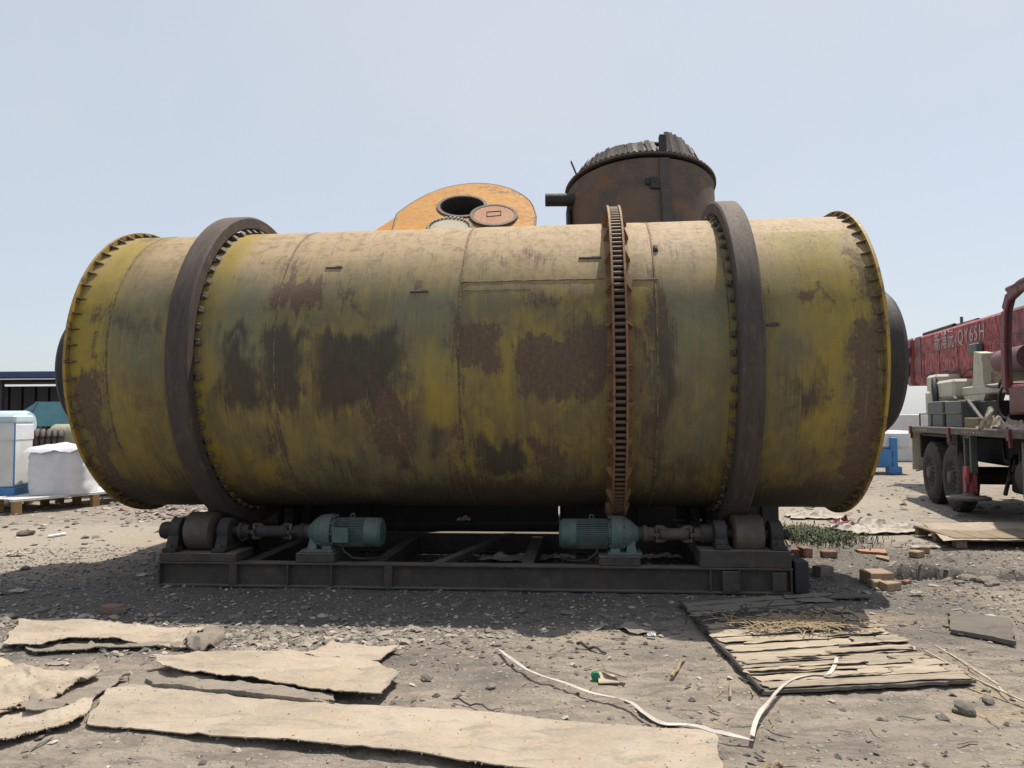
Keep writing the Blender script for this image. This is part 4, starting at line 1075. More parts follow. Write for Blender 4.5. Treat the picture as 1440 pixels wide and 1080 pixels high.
# boxes on the deck
tp('locker', MB().box((.34, .62, 1.60), (.95, .6, .47), None, .012), M['grey_paint'])
tp('locker', MB().box((1.42, .62, 1.59), (.90, .6, .46), None, .012), M['grey_paint'])
tp('locker', MB().box((2.35, .80, 1.58), (.92, .5, .44), None, .012), M['black_steel'])
tp('deck_stay', MB().bar((2.1, .35, 1.82), (3.0, .35, 1.38), .05, .04), M['black_steel'])
# superstructure
tp('counterweight', MB().box((-.75, .9, 2.02), (.62, .7, .75), None, .05).box((.28, .85, 2.06), (1.05, .7, .36), None, .05).lathe([(1.6, .30), (2.02, .30), (2.06, .26), (2.06, 0)], 32, 'Z', Matrix.Translation((-.72, .75, 0))), M['beige'])
sup = MB()
sup.box((2.1, .9, 2.00), (2.9, .5, .16), None, .02)
sup.prism([(1.0, 1.92), (2.1, 1.92), (1.75, 1.55), (1.35, 1.55)], .62, .92, Matrix(((1, 0, 0, 0), (0, 0, 1, 0), (0, 1, 0, 0), (0, 0, 0, 1))))
sup.prism([(1.30, 2.06), (1.85, 2.06), (1.80, 2.62), (1.42, 2.68)], .68, 1.02, Matrix(((1, 0, 0, 0), (0, 0, 1, 0), (0, 1, 0, 0), (0, 0, 0, 1))))
sup.bar((.95, .8, 2.06), (1.45, .8, 2.5), .06, .06)
tp('turntable_frame', sup, M['beige'])
tp('winch_bed', MB().box((2.5, 1.05, 2.17), (1.4, .5, .26), None, .02), M['old_wood'])
tp('louvre_panel', MB().box((3.0, 1.1, 1.66), (1.7, .05, .5), None, .01), M['rim'])
lv = MB()
for i in range(7): lv.box((3.0, 1.06, 1.46 + i * .065), (1.6, .03, .02))
tp('louvres', lv, M['black_steel'])
tp('hose_loop', MB().tube([(3.25 + .28 * math.cos(a), .52, 1.76 + .24 * math.sin(a)) for a in np.linspace(0, 2 * PI, 25)], .022, 8), M['hose'])
tp('hose', MB().tube([(-.28, .5, 2.28), (-.12, .45, 2.1), (-.05, .45, 1.86), (.0, .5, 1.7)], .06, 8), M['hose'])
tp('hose', MB().tube([(.9, .5, 1.9), (1.05, .48, 1.85), (1.12, .5, 1.7)], .035, 8).tube([(2.2, .6, 2.05), (2.9, .55, 2.0), (3.15, .5, 2.1), (3.3, .55, 1.9)], .022, 8), M['hose'])
tp('slew_motor', MB().lathe([(2.55, 0), (2.55, .19), (3.6, .19), (3.6, 0)], 28, 'X', Matrix.Translation((0, .75, 2.42))), M['red_dark'])
# boom
BT = Matrix.Translation((0, 1.35, 2.92)) @ Matrix.Rotation(R_(1.2), 4, 'Y')
boom = MB()
def boomsec(x0, x1, y, h0, h1, ch):
    b = MB()
    pts = [(-y, h1 - ch), (-y + ch, h1), (y - ch, h1), (y, h1 - ch), (y, h0 + ch * 2), (y - ch * 2, h0), (-y + ch * 2, h0), (-y, h0 + ch * 2)]
    b.add([(x0, p[0], p[1]) for p in pts] + [(x1, p[0], p[1]) for p in pts],
          [tuple(range(8)), tuple(range(15, 7, -1))] + [(i, (i + 1) % 8, 8 + (i + 1) % 8, 8 + i) for i in range(8)], BT)
    return b
bo_ = tp('boom', boomsec(-3.75, 7.5, .36, -.70, .44, .05), M['red'])
link('boom_plate', MB().box((-.2, -.366, .02), (6.9, .012, .022), BT).box((-3.3, -.368, 0), (.42, .012, .86), BT, .003).mesh('boom_plate'), M['red_dark'], bo_)
link('boom_gusset', MB().prism([(-.6, -.68), (2.6, -.68), (2.6, -.98), (1.9, -.98)], -.33, -.30, BT @ Matrix(((1, 0, 0, 0), (0, 0, 1, 0), (0, 1, 0, 0), (0, 0, 0, 1)))).mesh('boom_gusset'), M['red'], bo_)
link('boom_root', MB().box((-3.95, 0, -.13), (.5, .86, 1.15), BT, .06).box((-3.9, -.46, .12), (.35, .14, .25), BT, .04).box((-4.0, -.46, -.3), (.3, .12, .35), BT, .04).mesh('boom_root'), M['red_dark'], bo_)
link('boom_top_pipe', MB().cyl((-3.5, .05, .52), (-.6, .05, .50), .075, seg=12, M=BT).cyl((-3.4, -.2, .49), (-1.2, -.2, .49), .05, seg=12, M=BT).mesh('boom_top_pipe'), M['black_steel'], bo_)
link('boom_lamp', MB().box((.75, -.43, -.12), (.42, .12, .20), BT, .02).box((.9, -.42, -.30), (.5, .06, .05), BT, .01).mesh('boom_lamp'), M['grey_paint'], bo_)
link('boom_peg', MB().cyl((-.75, -.2, .44), (-.75, -.2, .62), .03, seg=10, M=BT).mesh('boom_peg'), M['grey_paint'], bo_)
link('lift_cylinder', MB().cyl((-2.4, 0, -.75), (1.8, 0, -.72), .13, seg=20, M=BT).mesh('lift_cylinder'), M['red_dark'], bo_)
def lettering(txt, size, mat, par, T, name='lettering'):
    cu = bpy.data.curves.new('txt', 'FONT'); cu.body = txt; cu.size = size; cu.extrude = .004; cu.space_character = 1.28; cu.resolution_u = 3
    to = bpy.data.objects.new('txt', cu); COL.objects.link(to)
    bpy.context.view_layer.update()
    me = bpy.data.meshes.new_from_object(to.evaluated_get(bpy.context.evaluated_depsgraph_get()))
    bpy.data.objects.remove(to)
    me.name = name
    me.materials.clear()
    return link(name, me, mat, par, T)
LT = BT @ Matrix.Translation((-2.0, -.368, .05)) @ Matrix.Rotation(R_(90), 4, 'X')
lettering('新浦沅-QY65H', .40, M['letter'], bo_, LT)
LT = BT @ Matrix.Translation((1.55, -.368, -.33)) @ Matrix.Rotation(R_(90), 4, 'X')
lettering('8885', .17, M['letter'], bo_, LT)
hs = MB()
for i in range(5):
    x0 = -3.0 + i * .9
    hs.tube([(x0, -.40, -.45), (x0 + .25, -.44, -.55 - .05 * (i % 2)), (x0 + .6, -.44, -.5), (x0 + .9, -.40, -.45)], .016, 6, BT)
link('boom_hoses', hs.mesh('boom_hoses'), M['hose'], bo_)
for xx in (-2.9, -1.7, -.5, .7, 1.9, 3.1):
    link('boom_rib', MB().box((xx, -.366, -.33), (.05, .014, .66), BT, .003).mesh('boom_rib'), M['red'], bo_)
rl = MB()
for xx in (.1, .9, 1.7): rl.tube([(xx, .12, 1.36), (xx, .12, 1.60), (xx + .8, .12, 1.60)], .014, 6)
tp('deck_rail', rl, M['black_steel'])
# crane operator's cab: open red frame
cab = tp('crane_cab', MB().box((4.75, .8, 1.78), (1.5, 1.0, .42), None, .03), M['red_dark'])
fm = MB()
def post(y):
    return [(3.98, y, 1.95), (3.99, y, 2.6), (4.06, y, 3.05), (4.22, y, 3.24), (4.6, y, 3.32), (5.6, y, 3.33)]
for y in (.3, 1.25):
    P_ = post(y)
    for i in range(len(P_) - 1): fm.bar(P_[i], P_[i + 1], .10, .17, None, .02)
fm.box((4.9, .775, 3.34), (1.5, 1.05, .07), None, .02)
fm.bar((3.99, .3, 1.99), (3.99, 1.25, 1.99), .1, .1, None, .02)
link('cab_frame', fm.mesh('cab_frame'), M['red_dark'], cab)
gm2, nt, gp2 = new_mat('cab_glass'); gp2.inputs['Base Color'].default_value = (.75, .82, .8, 1); gp2.inputs['Roughness'].default_value = .06
gp2.inputs['Transmission Weight'].default_value = 1.0; gp2.inputs['IOR'].default_value = 1.03; M['glass'] = gm2
link('side_window', MB().box((4.75, .28, 2.65), (1.35, .008, 1.15)).mesh('side_window', None), M['glass'], cab)
link('cab_seat', MB().box((4.9, .8, 2.08), (.5, .5, .16), None, .04).box((4.62, .8, 2.42), (.14, .5, .7), None, .04).mesh('cab_seat'), M['black_steel'], cab)
link('cab_skirt', MB().box((4.6, .34, 1.80), (1.1, .06, .38), None, .01).mesh('cab_skirt'), M['red'], cab)
# load on the deck
tb_ = Matrix.Rotation(tr.rotation_euler[2], 4, 'Z'); tb_.translation = tr.location
pt = tb_ @ Vector((3.12, .16, 1.36))
solo('timber_block', MB().box((0, 0, .085), (.62, .16, .17), None, .012), M['old_wood'], 'short squared timber block lying on the truck deck', 'timber', pt, tr.rotation_euler[2])
pt = tb_ @ Vector((4.0, .22, 1.36))
crumple('cloth_sack', (pt.x, pt.y, pt.z), .85, .42, .26, 23, M['sack'], 'crumpled pale sacking heaped on the truck deck', 'sacking', tr.rotation_euler[2], 26, 18)
pt = tb_ @ Vector((4.75, .2, 1.36))
crumple('brown_sack', (pt.x, pt.y, pt.z), .7, .4, .2, 29, M['sack'], 'second heap of sacking on the deck below the red crane cab', 'sacking', tr.rotation_euler[2], 22, 16)
pt = tb_ @ Vector((3.75, .16, 1.37))
rp = MB()
for k in range(3):
    rp.tube([(-.30 + k * .06, 0, .06 + .03 * k), (-.12 + .05 * k, -.02, .20), (.02 + k * .04, -.03, .29 - .02 * k), (.14 + .02 * k, -.05, .30 - .02 * k), (.16 + .03 * k, -.10, .20), (.08 + .04 * k, -.15, .08), (.0 + .05 * k, -.16, .01)], .026, 8)
solo('lifting_sling', rp, M['rag'], 'pale looped lifting sling lying over the sacking on the truck deck', 'sling', pt, tr.rotation_euler[2])

# ------------------------------------------------------------------ left background: shed, pallets, wrapped machines
sh = thing('shed', 'long dark open shed with a blue roof edge at the far left', 'shed', (-30, 42, 0))
part('roof', MB().box((0, 4, 4.30), (46, 10, .12), None, .02), M['shed_blue'], sh)
part('roof_edge', MB().box((0, -1.05, 4.16), (46, .12, .30), None, .01), M['shed_blue'], sh)
part('gutter', MB().box((0, -1.12, 3.93), (46, .14, .07), None, .01), M['white'], sh)
part('back_wall', MB().box((0, 8.5, 2.0), (46, .15, 4.0)), M['shed_dark'], sh)
for i in range(12): part('post', MB().box((-22 + i * 4, -.7, 1.95), (.2, .2, 3.9)), M['shed_dark'], sh)
cl = MB()
for i in range(60): cl.box((-22 + i * .75, .55, 2.4), (.6, .08, 2.4))
part('cladding', cl, M['shed_dark'], sh)
part('shed_rail', MB().box((0, -.65, 3.72), (46, .08, .1)), M['shed_dark'], sh)

def pallet(name, label, c, rz, w, dp, hh, deck_mat, blk_mat, nb=6, group='pallets'):
    t = thing(name, label, 'pallet', c, rz, group)
    bw = w / nb
    for i in range(nb): part('board', MB().box((-w / 2 + bw * (i + .5), 0, hh - .011), (bw - .015, dp, .022), None, .004), deck_mat, t)
    for y in (-dp / 2 + .05, 0, dp / 2 - .05):
        part('stringer', MB().box((0, y, hh - .034), (w, .1, .022), None, .004), deck_mat, t)
        for x in (-w / 2 + .09, 0, w / 2 - .09):
            part('block', MB().box((x, y, (hh - .047) / 2), (.13, .1, hh - .047), None, .006), blk_mat, t)
    return t
A0 = Vector((-8.95, 13.6, 0)); rzp = math.atan2(15.2 - 13.0, .75)
prz = R_(52)
pallet('pallet', 'white boarded pallet under the wrapped white block', (-8.25, 14.35, 0), R_(60), 2.9, 1.25, .26, M['white'], M['wood'], 8)
pallet('pallet', 'white pallet under the tall cabinet at the far left edge', (-9.85, 13.75, 0), R_(60), 2.2, 1.25, .26, M['white'], M['wood'], 7)
pallet('pallet', 'pallet behind the left end of the drum, under a pale cabinet', (-8.35, 17.3, 0), R_(60), 1.8, 1.2, .26, M['white'], M['wood'], 7)
def wrapped(name, label, c, rz, d, mat, top_mat, seed, cat='package'):
    t = thing(name, label, cat, c, rz)
    n = 20; mb = MB()
    rr = np.random.default_rng(seed)
    ring = []
    for k in range(n * 4):
        e, f_ = divmod(k, n); f2 = -1 + 2 * f_ / n
        p = [(f2, -1), (1, f2), (-f2, 1), (-1, -f2)][e]
        ring.append((p[0] * d[0] / 2, p[1] * d[1] / 2))
    nl = 12
    vs_ = []
    for l in range(nl + 1):
        z = d[2] * l / nl
        for k, (x, y) in enumerate(ring):
            a = float(fbm(np.array([k * .22 + l * .5]), np.array([l * .9 + seed]), seed, 3)[0]) - .5
            lx, ly = 2 * x / d[0], 2 * y / d[1]; cr_ = (abs(lx) ** 5 + abs(ly) ** 5) ** -.2 if max(abs(lx), abs(ly)) > 0 else 1
            s_ = (1 + .09 * a - (.014 if l % 3 == 0 else 0)) * cr_ * (1 - .05 * max(0, l / nl - .8) / .2 + .03 * math.sin(l / nl * PI))
            vs_.append((x * s_, y * s_, z + .02 * a * (l < nl)))
    m = n * 4
    fs_ = [(l * m + k, l * m + (k + 1) % m, (l + 1) * m + (k + 1) % m, (l + 1) * m + k) for l in range(nl) for k in range(m)] + [tuple(nl * m + k for k in range(m))]
    part('wrapped_body', mb.add(vs_, fs_), mat, t, smooth=60)
    X, Y = np.meshgrid(np.linspace(-.53, .53, 24), np.linspace(-.53, .53, 24))
    rd = np.maximum(np.abs(X), np.abs(Y))
    Z = d[2] + .015 + .16 * np.clip(.55 - rd, 0, 1) ** .7 * (.5 + fbm(X * 4, Y * 4, seed, 4)) + .04 * (fbm(X * 10, Y * 10, seed + 2, 3) - .5) - .10 * np.clip(rd - .47, 0, 1) / .06 * fbm(X * 9, Y * 9, seed + 5, 2)
    vs_ = [(float(a), float(b), float(c_)) for a, b, c_ in zip((X * d[0]).ravel(), (Y * d[1]).ravel(), Z.ravel())]
    fs_ = [(j * 24 + i, j * 24 + i + 1, j * 24 + i + 25, j * 24 + i + 24) for j in range(23) for i in range(23)]
    part('loose_film', MB().add(vs_, fs_), top_mat, t, smooth=60)
    return t
wrapped('wrapped_block', 'white film wrapped block with a loose plastic cover, standing on the white pallet', (-8.28, 14.0, .262), R_(12), (.98, .98, .80), M['wrap'], M['wrap'], 3)
cb = thing('wrapped_cabinet', 'tall white cabinet on a blue base with blue film on top, at the left edge', 'cabinet', (-9.72, 13.75, .262), R_(12))
part('cabinet_body', MB().box((0, 0, .72), (1.5, .8, 1.15), None, .02), M['white'], cb)
part('base', MB().box((0, 0, .07), (1.56, .86, .14), None, .01), M['blue'], cb)
part('blue_film', MB().box((0, 0, 1.36), (1.53, .83, .16), None, .04), M['pale_blue'], cb)
part('corner_guard', MB().box((.752, -.402, .72), (.022, .022, 1.16), None, .004), M['blue'], cb)
part('film_band', MB().box((0, 0, 1.12), (1.525, .825, .30), None, .02), M['wrap'], cb)
lb = solo('film_roll', MB().lathe([(-1.1, 0), (-1.1, .26), (-1.0, .30), (1.0, .30), (1.1, .26), (1.1, 0)], 28, 'X'), M['pale_blue'], 'pale blue wrapped roll lying behind the tall white cabinet', 'roll', (-11.75, 16.6, 1.52), R_(4))
sd = thing('pale_cabinet', 'pale cabinet with a blue foot, partly behind the lower left of the drum', 'cabinet', (-8.45, 16.3, .262), R_(12))
part('cabinet_body', MB().box((0, 0, .55), (.9, .7, .95), None, .02), M['white'], sd)
part('base', MB().box((0, 0, .05), (.95, .75, .10), None, .01), M['blue'], sd)
part('corner_guard', MB().box((.44, -.345, .55), (.05, .05, .95), None, .01), M['blue'], sd)
hp = thing('sheet_hopper', 'teal sheet metal hopper with sloping sides, behind the wrapped block', 'hopper', (-10.75, 18.0, .02), R_(8))
hm = MB()
hm.add([(-1.1, -.6, 1.45), (1.0, -.6, 1.45), (1.0, .8, 1.45), (-1.1, .8, 1.45), (-.35, -.45, 2.02), (.75, -.45, 2.02), (.75, .6, 2.02), (-.35, .6, 2.02)],
       [(0, 3, 2, 1), (0, 1, 5, 4), (1, 2, 6, 5), (2, 3, 7, 6), (3, 0, 4, 7), (4, 5, 6, 7)])
part('hopper_shell', hm, M['teal_sheet'], hp)
part('hopper_fold', MB().bar((-.35, -.47, 2.02), (-.55, -.62, 1.45), .03, .03).bar((.72, -.47, 2.02), (.6, -.62, 1.45), .03, .03), M['teal_sheet'], hp)
part('legs', MB().box((-.8, -.4, .72), (.12, .12, 1.45)).box((.8, -.4, .72), (.12, .12, 1.45)).box((-.8, .6, .72), (.12, .12, 1.45)).box((.8, .6, .72), (.12, .12, 1.45)), M['teal_sheet'], hp)
solo('cream_drum', MB().lathe([(-.55, 0), (-.55, .22), (-.5, .25), (.5, .25), (.55, .22), (.55, 0)], 28, 'X'), M['cream'], 'cream coloured roll lying between the wrapped block and the teal hopper', 'roll', (-9.25, 16.2, 1.27), R_(10))
solo('cabinet_stand', MB().box((0, 0, .5), (2.4, .7, 1.0), None, .02), M['white'], 'white crate under the cream roll, behind the wrapped block', 'crate', (-9.7, 16.5, 0), R_(10))
ch = thing('brown_coil', 'dark brown ribbed coil lying above the wrapped block', 'coil', (-9.55, 15.55, 1.22), R_(25))
for i in range(6):
    part('coil_turn', MB().tube([(-.30 + i * .105, .17 * math.cos(a), .17 * math.sin(a)) for a in np.linspace(0, 2 * PI, 19)], .045, 8), M['steel'], ch)
part('coil_core', MB().cyl((-.34, 0, 0), (.28, 0, 0), .15, seg=16), M['black_steel'], ch)
solo('crate', MB().box((0, 0, .52), (1.0, .5, 1.04), None, .02), M['white'], 'white crate carrying the dark brown coil', 'crate', (-9.55, 15.55, 0), R_(12))
# right background between drum end and truck
bmch = thing('blue_machine', 'blue machine with a white cover seen between the drum end and the truck', 'machine', (10.1, 21.0, 0), R_(-10))
part('machine_body', MB().box((-.1, 0, .42), (.9, .8, .5), None, .03), M['blue'], bmch)
part('machine_post', MB().box((.35, -.3, .55), (.18, .2, .9), None, .02).box((.35, -.3, .1), (.35, .3, .2), None, .02), M['blue'], bmch)
part('pump', MB().lathe([(-.5, 0), (-.5, .17), (-.1, .17), (-.1, .0)], 24, 'X', Matrix.Translation((-.1, -.42, .35))), M['teal'], bmch)
part('cover', MB().box((0, .3, .92), (1.7, 1.2, .5), None, .08), M['wrap'], bmch)
solo('white_container', MB().box((0, 0, .82), (3.4, 1.6, 1.64), None, .03), M['white'], 'low white container far behind the truck rear', 'container', (14.3, 27, 0), R_(-12))

# ------------------------------------------------------------------ sheets lying on the dirt
def rs_line(pts, n, jag, seed):
    P = [Vector((p[0], p[1])) for p in pts]; L = [0]
    for i in range(len(P) - 1): L.append(L[-1] + (P[i + 1] - P[i]).length)
    r = []
    for q in range(n):
        d = L[-1] * q / (n - 1)
        i = min(max(j for j in range(len(P)) if L[j] <= d + 1e-9), len(P) - 2)
        t = (d - L[i]) / (L[i + 1] - L[i]); p = P[i].lerp(P[i + 1], t)
        j = float(fbm(np.array([d * 9]), np.array([seed * 3.1]), seed, 4)[0]) - .5
        j2 = float(fbm(np.array([d * 9 + 50]), np.array([seed * 3.1]), seed + 5, 4)[0]) - .5
        j3 = float(vnoise(np.array([d * 70]), np.array([seed * 1.7]), seed + 9)[0]) - .5
        r.append((p[0] + jag * .6 * j, p[1] + jag * .9 * j2 + .007 * j3))
    return np.array(r)
def sheet(name, mat, label, cat, far, near, z0, th=.008, wr=.012, lift=.02, curl=.0, jag=.025, seed=1, nx=96, ny=24, side=.0, px=True, group=None, zfun=None):
    """a sheet between its far edge and its near edge (photograph points on the ground)"""
    if px:
        far = [G(*p)[:2] for p in far]; near = [G(*p)[:2] for p in near]
    F = rs_line(far, nx, jag, seed); N = rs_line(near, nx, jag, seed + 40)
    t = np.linspace(0, 1, ny)[None, :, None]
    P = F[:, None, :] * (1 - t) + N[:, None, :] * t
    sj = np.array([(float(fbm(np.array([q * 6.]), np.array([seed * 1.]), seed + 60, 3)[0]) - .5) * jag * 2 for q in np.linspace(0, 1, ny)])
    wL = np.exp(-np.arange(nx) / 2.5)[:, None]
    P[:, :, 0] += wL * sj[None, :] - wL[::-1] * sj[None, ::-1]
    X, Y = P[:, :, 0], P[:, :, 1]
    T = np.broadcast_to(np.linspace(0, 1, ny)[None, :], X.shape); S = np.broadcast_to(np.linspace(0, 1, nx)[:, None], X.shape)
    r1 = fbm(X * 1.6 + seed, Y * 3.4, seed, 4); r2 = fbm(X * 5 + seed, Y * 8, seed + 3, 3)
    gh = np.maximum(ground_h(X, Y), -.01)
    r3 = fbm(X * 2.3 + seed * 2, Y * 3.0 + X * .8, seed + 11, 4); r4 = fbm(X * 4.1 + seed, Y * 5.0 - X * 1.2, seed + 13, 3)
    crease = np.clip(1 - np.abs(r3 - .5) * 14, 0, 1) * .55 + np.clip(1 - np.abs(r4 - .5) * 12, 0, 1) * .3
    z0 = z0 * .75; lift = lift * .7
    Z = z0 + gh * .6 + wr * (r1 - .5) * 2.4 + wr * .8 * (r2 - .5) + (wr * .8 + .004) * crease
    Z = Z + lift * np.clip((T - .62) / .38, 0, 1) ** 1.5 * (.35 + 1.3 * fbm(X * 2.2, Y * 0 + seed, seed + 7, 3))
    dm = np.clip((fbm(X * 1.0 + seed, Y * 0 + seed * 2, seed + 21, 2) - .42) * 2.2, 0, 1) if name == 'felt_sheet' else 0 * X
    Z = Z - dm * (z0 + lift) * .75 * np.clip((T - .80) / .20, 0, 1) ** 1.3
    if curl: Z = Z + curl * np.clip((S - .86) / .14, 0, 1) ** 2 + curl * np.clip((.14 - S) / .14, 0, 1) ** 2
    if zfun is not None: Z = Z + zfun(X, Y, S, T)
    Z = np.maximum(Z, gh + th + .003)
    n = nx * ny
    top = np.stack([X, Y, Z], -1).reshape(-1, 3); bot = top - np.array([0, 0, th])
    c = top.mean(0); c[2] = 0
    V = [tuple(p - c) for p in np.concatenate([top, bot])]
    fs_ = []
    for i in range(nx - 1):
        for j in range(ny - 1):
            a = i * ny + j
            fs_.append((a, a + 1, a + ny + 1, a + ny)); fs_.append((n + a, n + a + ny, n + a + ny + 1, n + a + 1))
    bd = [j for j in range(ny)] + [i * ny + ny - 1 for i in range(1, nx)] + [(nx - 1) * ny + j for j in range(ny - 2, -1, -1)] + [i * ny for i in range(nx - 2, 0, -1)]
    for q in range(len(bd)):
        a, b = bd[q], bd[(q + 1) % len(bd)]; fs_.append((a, n + a, n + b, b))
    mb = MB().add(V, fs_)
    ob = solo(name, mb, mat, label, cat, tuple(c), 0, group, smooth=42)
    if name == 'felt_sheet':                                 # torn fibres along the rim
        rr = random.Random(seed); fb = MB(); V0 = [Vector(q) for q in V[:n]]
        for q in range(len(bd)):
            if rr.random() > .55: continue
            a, b = V0[bd[q]], V0[bd[(q + 1) % len(bd)]]
            if (b - a).length > .3: continue
            for _ in range(rr.choice((1, 1, 2))):
                p0 = a.lerp(b, rr.random()); o_ = Vector((p0.x, p0.y, 0)) - Vector((0, 0, 0)); e_ = (b - a); e_.z = 0
                nn = Vector((e_.y, -e_.x, 0)); nn = nn.normalized() if nn.length > 1e-6 else Vector((0, -1, 0))
                if nn.dot(Vector((p0.x, p0.y, 0))) < 0 and abs(nn.y) < .5: nn = -nn
                if q < ny or True:
                    mid_ = Vector((sum(v.x for v in V0[::97]) / len(V0[::97]), 0, 0))
                L_ = rr.uniform(.003, .014); d_ = (nn * rr.uniform(.4, 1) * (1 if rr.random() < .8 else -1) + e_.normalized() * rr.uniform(-.8, .8)).normalized() if e_.length > 1e-6 else nn
                w_ = e_.normalized() * rr.uniform(.0015, .006) if e_.length > 1e-6 else Vector((.003, 0, 0))
                t_ = p0 + d_ * L_ + Vector((0, 0, rr.uniform(-.012, .008)))
                fb.add([p0 - w_ - Vector((0, 0, .002)), p0 + w_ - Vector((0, 0, .002)), t_], [(0, 1, 2)])
        if fb.v: link('frayed_fibres', fb.mesh('frayed_fibres', None), mat, ob)['kind'] = 'stuff'
    return ob
GRP = 'tan sheets strewn on the dirt'
# far left folded strip
sheet('felt_sheet', M['card_grey'], 'dark underside layer showing below the far left folded strip', 'sheet', [(20, 890), (120, 885), (240, 892), (300, 896)], [(40, 921), (130, 916), (215, 912), (272, 914)], .012, .007, .02, .02, 0, .05, 3, group=GRP)
sheet('felt_sheet', M['card'], 'tan folded strip farthest from the camera, left of the gravel', 'sheet', [(28, 880), (80, 875), (130, 877), (200, 884), (290, 888)], [(2, 914), (60, 915), (105, 904), (140, 905), (200, 911), (252, 913)], .035, .006, .024, .025, .01, .03, 4, group=GRP)
sheet('felt_sheet', M['card_grey'], 'small crumpled torn end at the right of the far left strip', 'sheet', [(276, 886), (300, 884), (324, 890)], [(254, 914), (285, 918), (318, 897)], .05, .01, .05, .04, 0, .06, 5, 26, 14, group=GRP)
# lower left crumpled sheets
sheet('felt_sheet', M['card_pale'], 'small pale board end at the left edge above the crumpled sheets', 'sheet', [(-40, 928), (0, 931), (14, 938)], [(-40, 950), (0, 952), (34, 951)], .05, .02, .004, .01, 0, .01, 6, 24, 10, group=GRP)
sheet('felt_sheet', M['card'], 'bottom sheet of the crumpled pile at the lower left edge', 'sheet', [(-60, 985), (40, 995), (130, 988)], [(-60, 1062), (10, 1048), (70, 1034), (118, 1021)], .02, .006, .02, .03, 0, .02, 7, group=GRP)
sheet('felt_sheet', M['card_grey'], 'middle sheet of the crumpled pile, with a dark torn right edge', 'sheet', [(60, 958), (120, 952), (178, 955)], [(40, 1012), (95, 1000), (130, 986), (176, 957)], .035, .006, .035, .035, .02, .05, 8, group=GRP)
sheet('felt_sheet', M['card'], 'top sheet of the crumpled pile with a raised peak', 'sheet', [(-40, 956), (20, 957), (80, 952), (130, 944)], [(-40, 1010), (20, 1012), (60, 1000), (110, 975), (142, 962)], .05, .006, .05, .035, .02, .05, 9, group=GRP)
sheet('felt_sheet', M['card'], 'pale flap at the left edge on top of the crumpled pile', 'sheet', [(-50, 955), (0, 957), (22, 960)], [(-50, 1022), (0, 1017), (32, 1000)], .08, .006, .035, .03, 0, .03, 10, 30, 16, group=GRP)
# middle stack
sheet('felt_sheet', M['card_grey'], 'grey lowest layer of the middle stack, showing at its left', 'sheet', [(185, 948), (240, 945), (300, 955)], [(170, 975), (240, 975), (330, 985), (470, 996)], .015, .006, .02, .02, 0, .03, 12, group=GRP)
sheet('felt_sheet', M['card_grey'], 'rolled grey edge sticking out below the middle stack', 'sheet', [(205, 962), (300, 965), (400, 975), (440, 985)], [(215, 972), (300, 978), (400, 990), (441, 995)], .05, .03, .015, .0, 0, .01, 13, 60, 10, group=GRP)
sheet('felt_sheet', M['card_grey'], 'second rolled edge below the right part of the middle stack', 'sheet', [(330, 968), (420, 978), (468, 985)], [(330, 976), (420, 988), (470, 993)], .055, .025, .01, 0, 0, .01, 14, 50, 8, group=GRP)
sheet('felt_sheet', M['card'], 'small square flap at the top right of the middle stack', 'sheet', [(468, 906), (510, 912), (561, 914)], [(430, 930), (490, 937), (532, 938)], .035, .006, .012, .02, .01, .02, 15, 40, 14, group=GRP)
sheet('felt_sheet', M['card'], 'broad tan top sheet of the middle stack', 'sheet', [(212, 938), (300, 926), (380, 927), (440, 925), (520, 937), (561, 957)], [(238, 953), (320, 962), (400, 974), (470, 986), (536, 992), (562, 962)], .062, .006, .022, .02, .015, .025, 16, 80, 22, group=GRP)
# long strip in front
sheet('felt_sheet', M['card'], 'very long tan strip running along the bottom of the picture', 'sheet', [(150, 973), (188, 967), (240, 972), (330, 985), (460, 995), (640, 1003), (820, 1020), (1006, 1036)], [(122, 1022), (200, 1030), (320, 1040), (440, 1052), (560, 1064), (680, 1082), (850, 1100), (1022, 1112)], .03, .006, .010, .022, .01, .02, 18, 110, 22, group=GRP)
sheet('felt_sheet', M['card_grey'], 'narrow grey sliver beside the white strap, right of the long strip', 'sheet', [(893, 992), (930, 1002), (985, 1024), (1000, 1036)], [(900, 1002), (930, 1022), (960, 1030), (985, 1035)], .02, .008, .01, .012, 0, .012, 19, 36, 8, group=GRP)
# flat pieces at the right
sheet('grey_board', M['slate'], 'flat grey board lying alone on the dirt at the right edge', 'board', [(1334, 866), (1380, 868), (1420, 874)], [(1337, 890), (1385, 899), (1430, 908)], .03, .03, .010, .01, 0, .02, 20, 40, 12)
sheet('grey_board', M['slate'], 'thin dark board in the shadow beyond the weathered veneer panel', 'board', [(1165, 838), (1200, 837), (1222, 838)], [(1160, 843), (1200, 844), (1228, 843)], .03, .006, .004, .005, 0, .008, 22, 20, 6)
sheet('paper_scrap', M['card_grey'], 'torn grey paper scrap in the shade left of the veneer panel', 'scrap', [(878, 878), (893, 880), (920, 884)], [(870, 884), (890, 892), (927, 892)], .02, .004, .03, .02, 0, .03, 23, 24, 10)

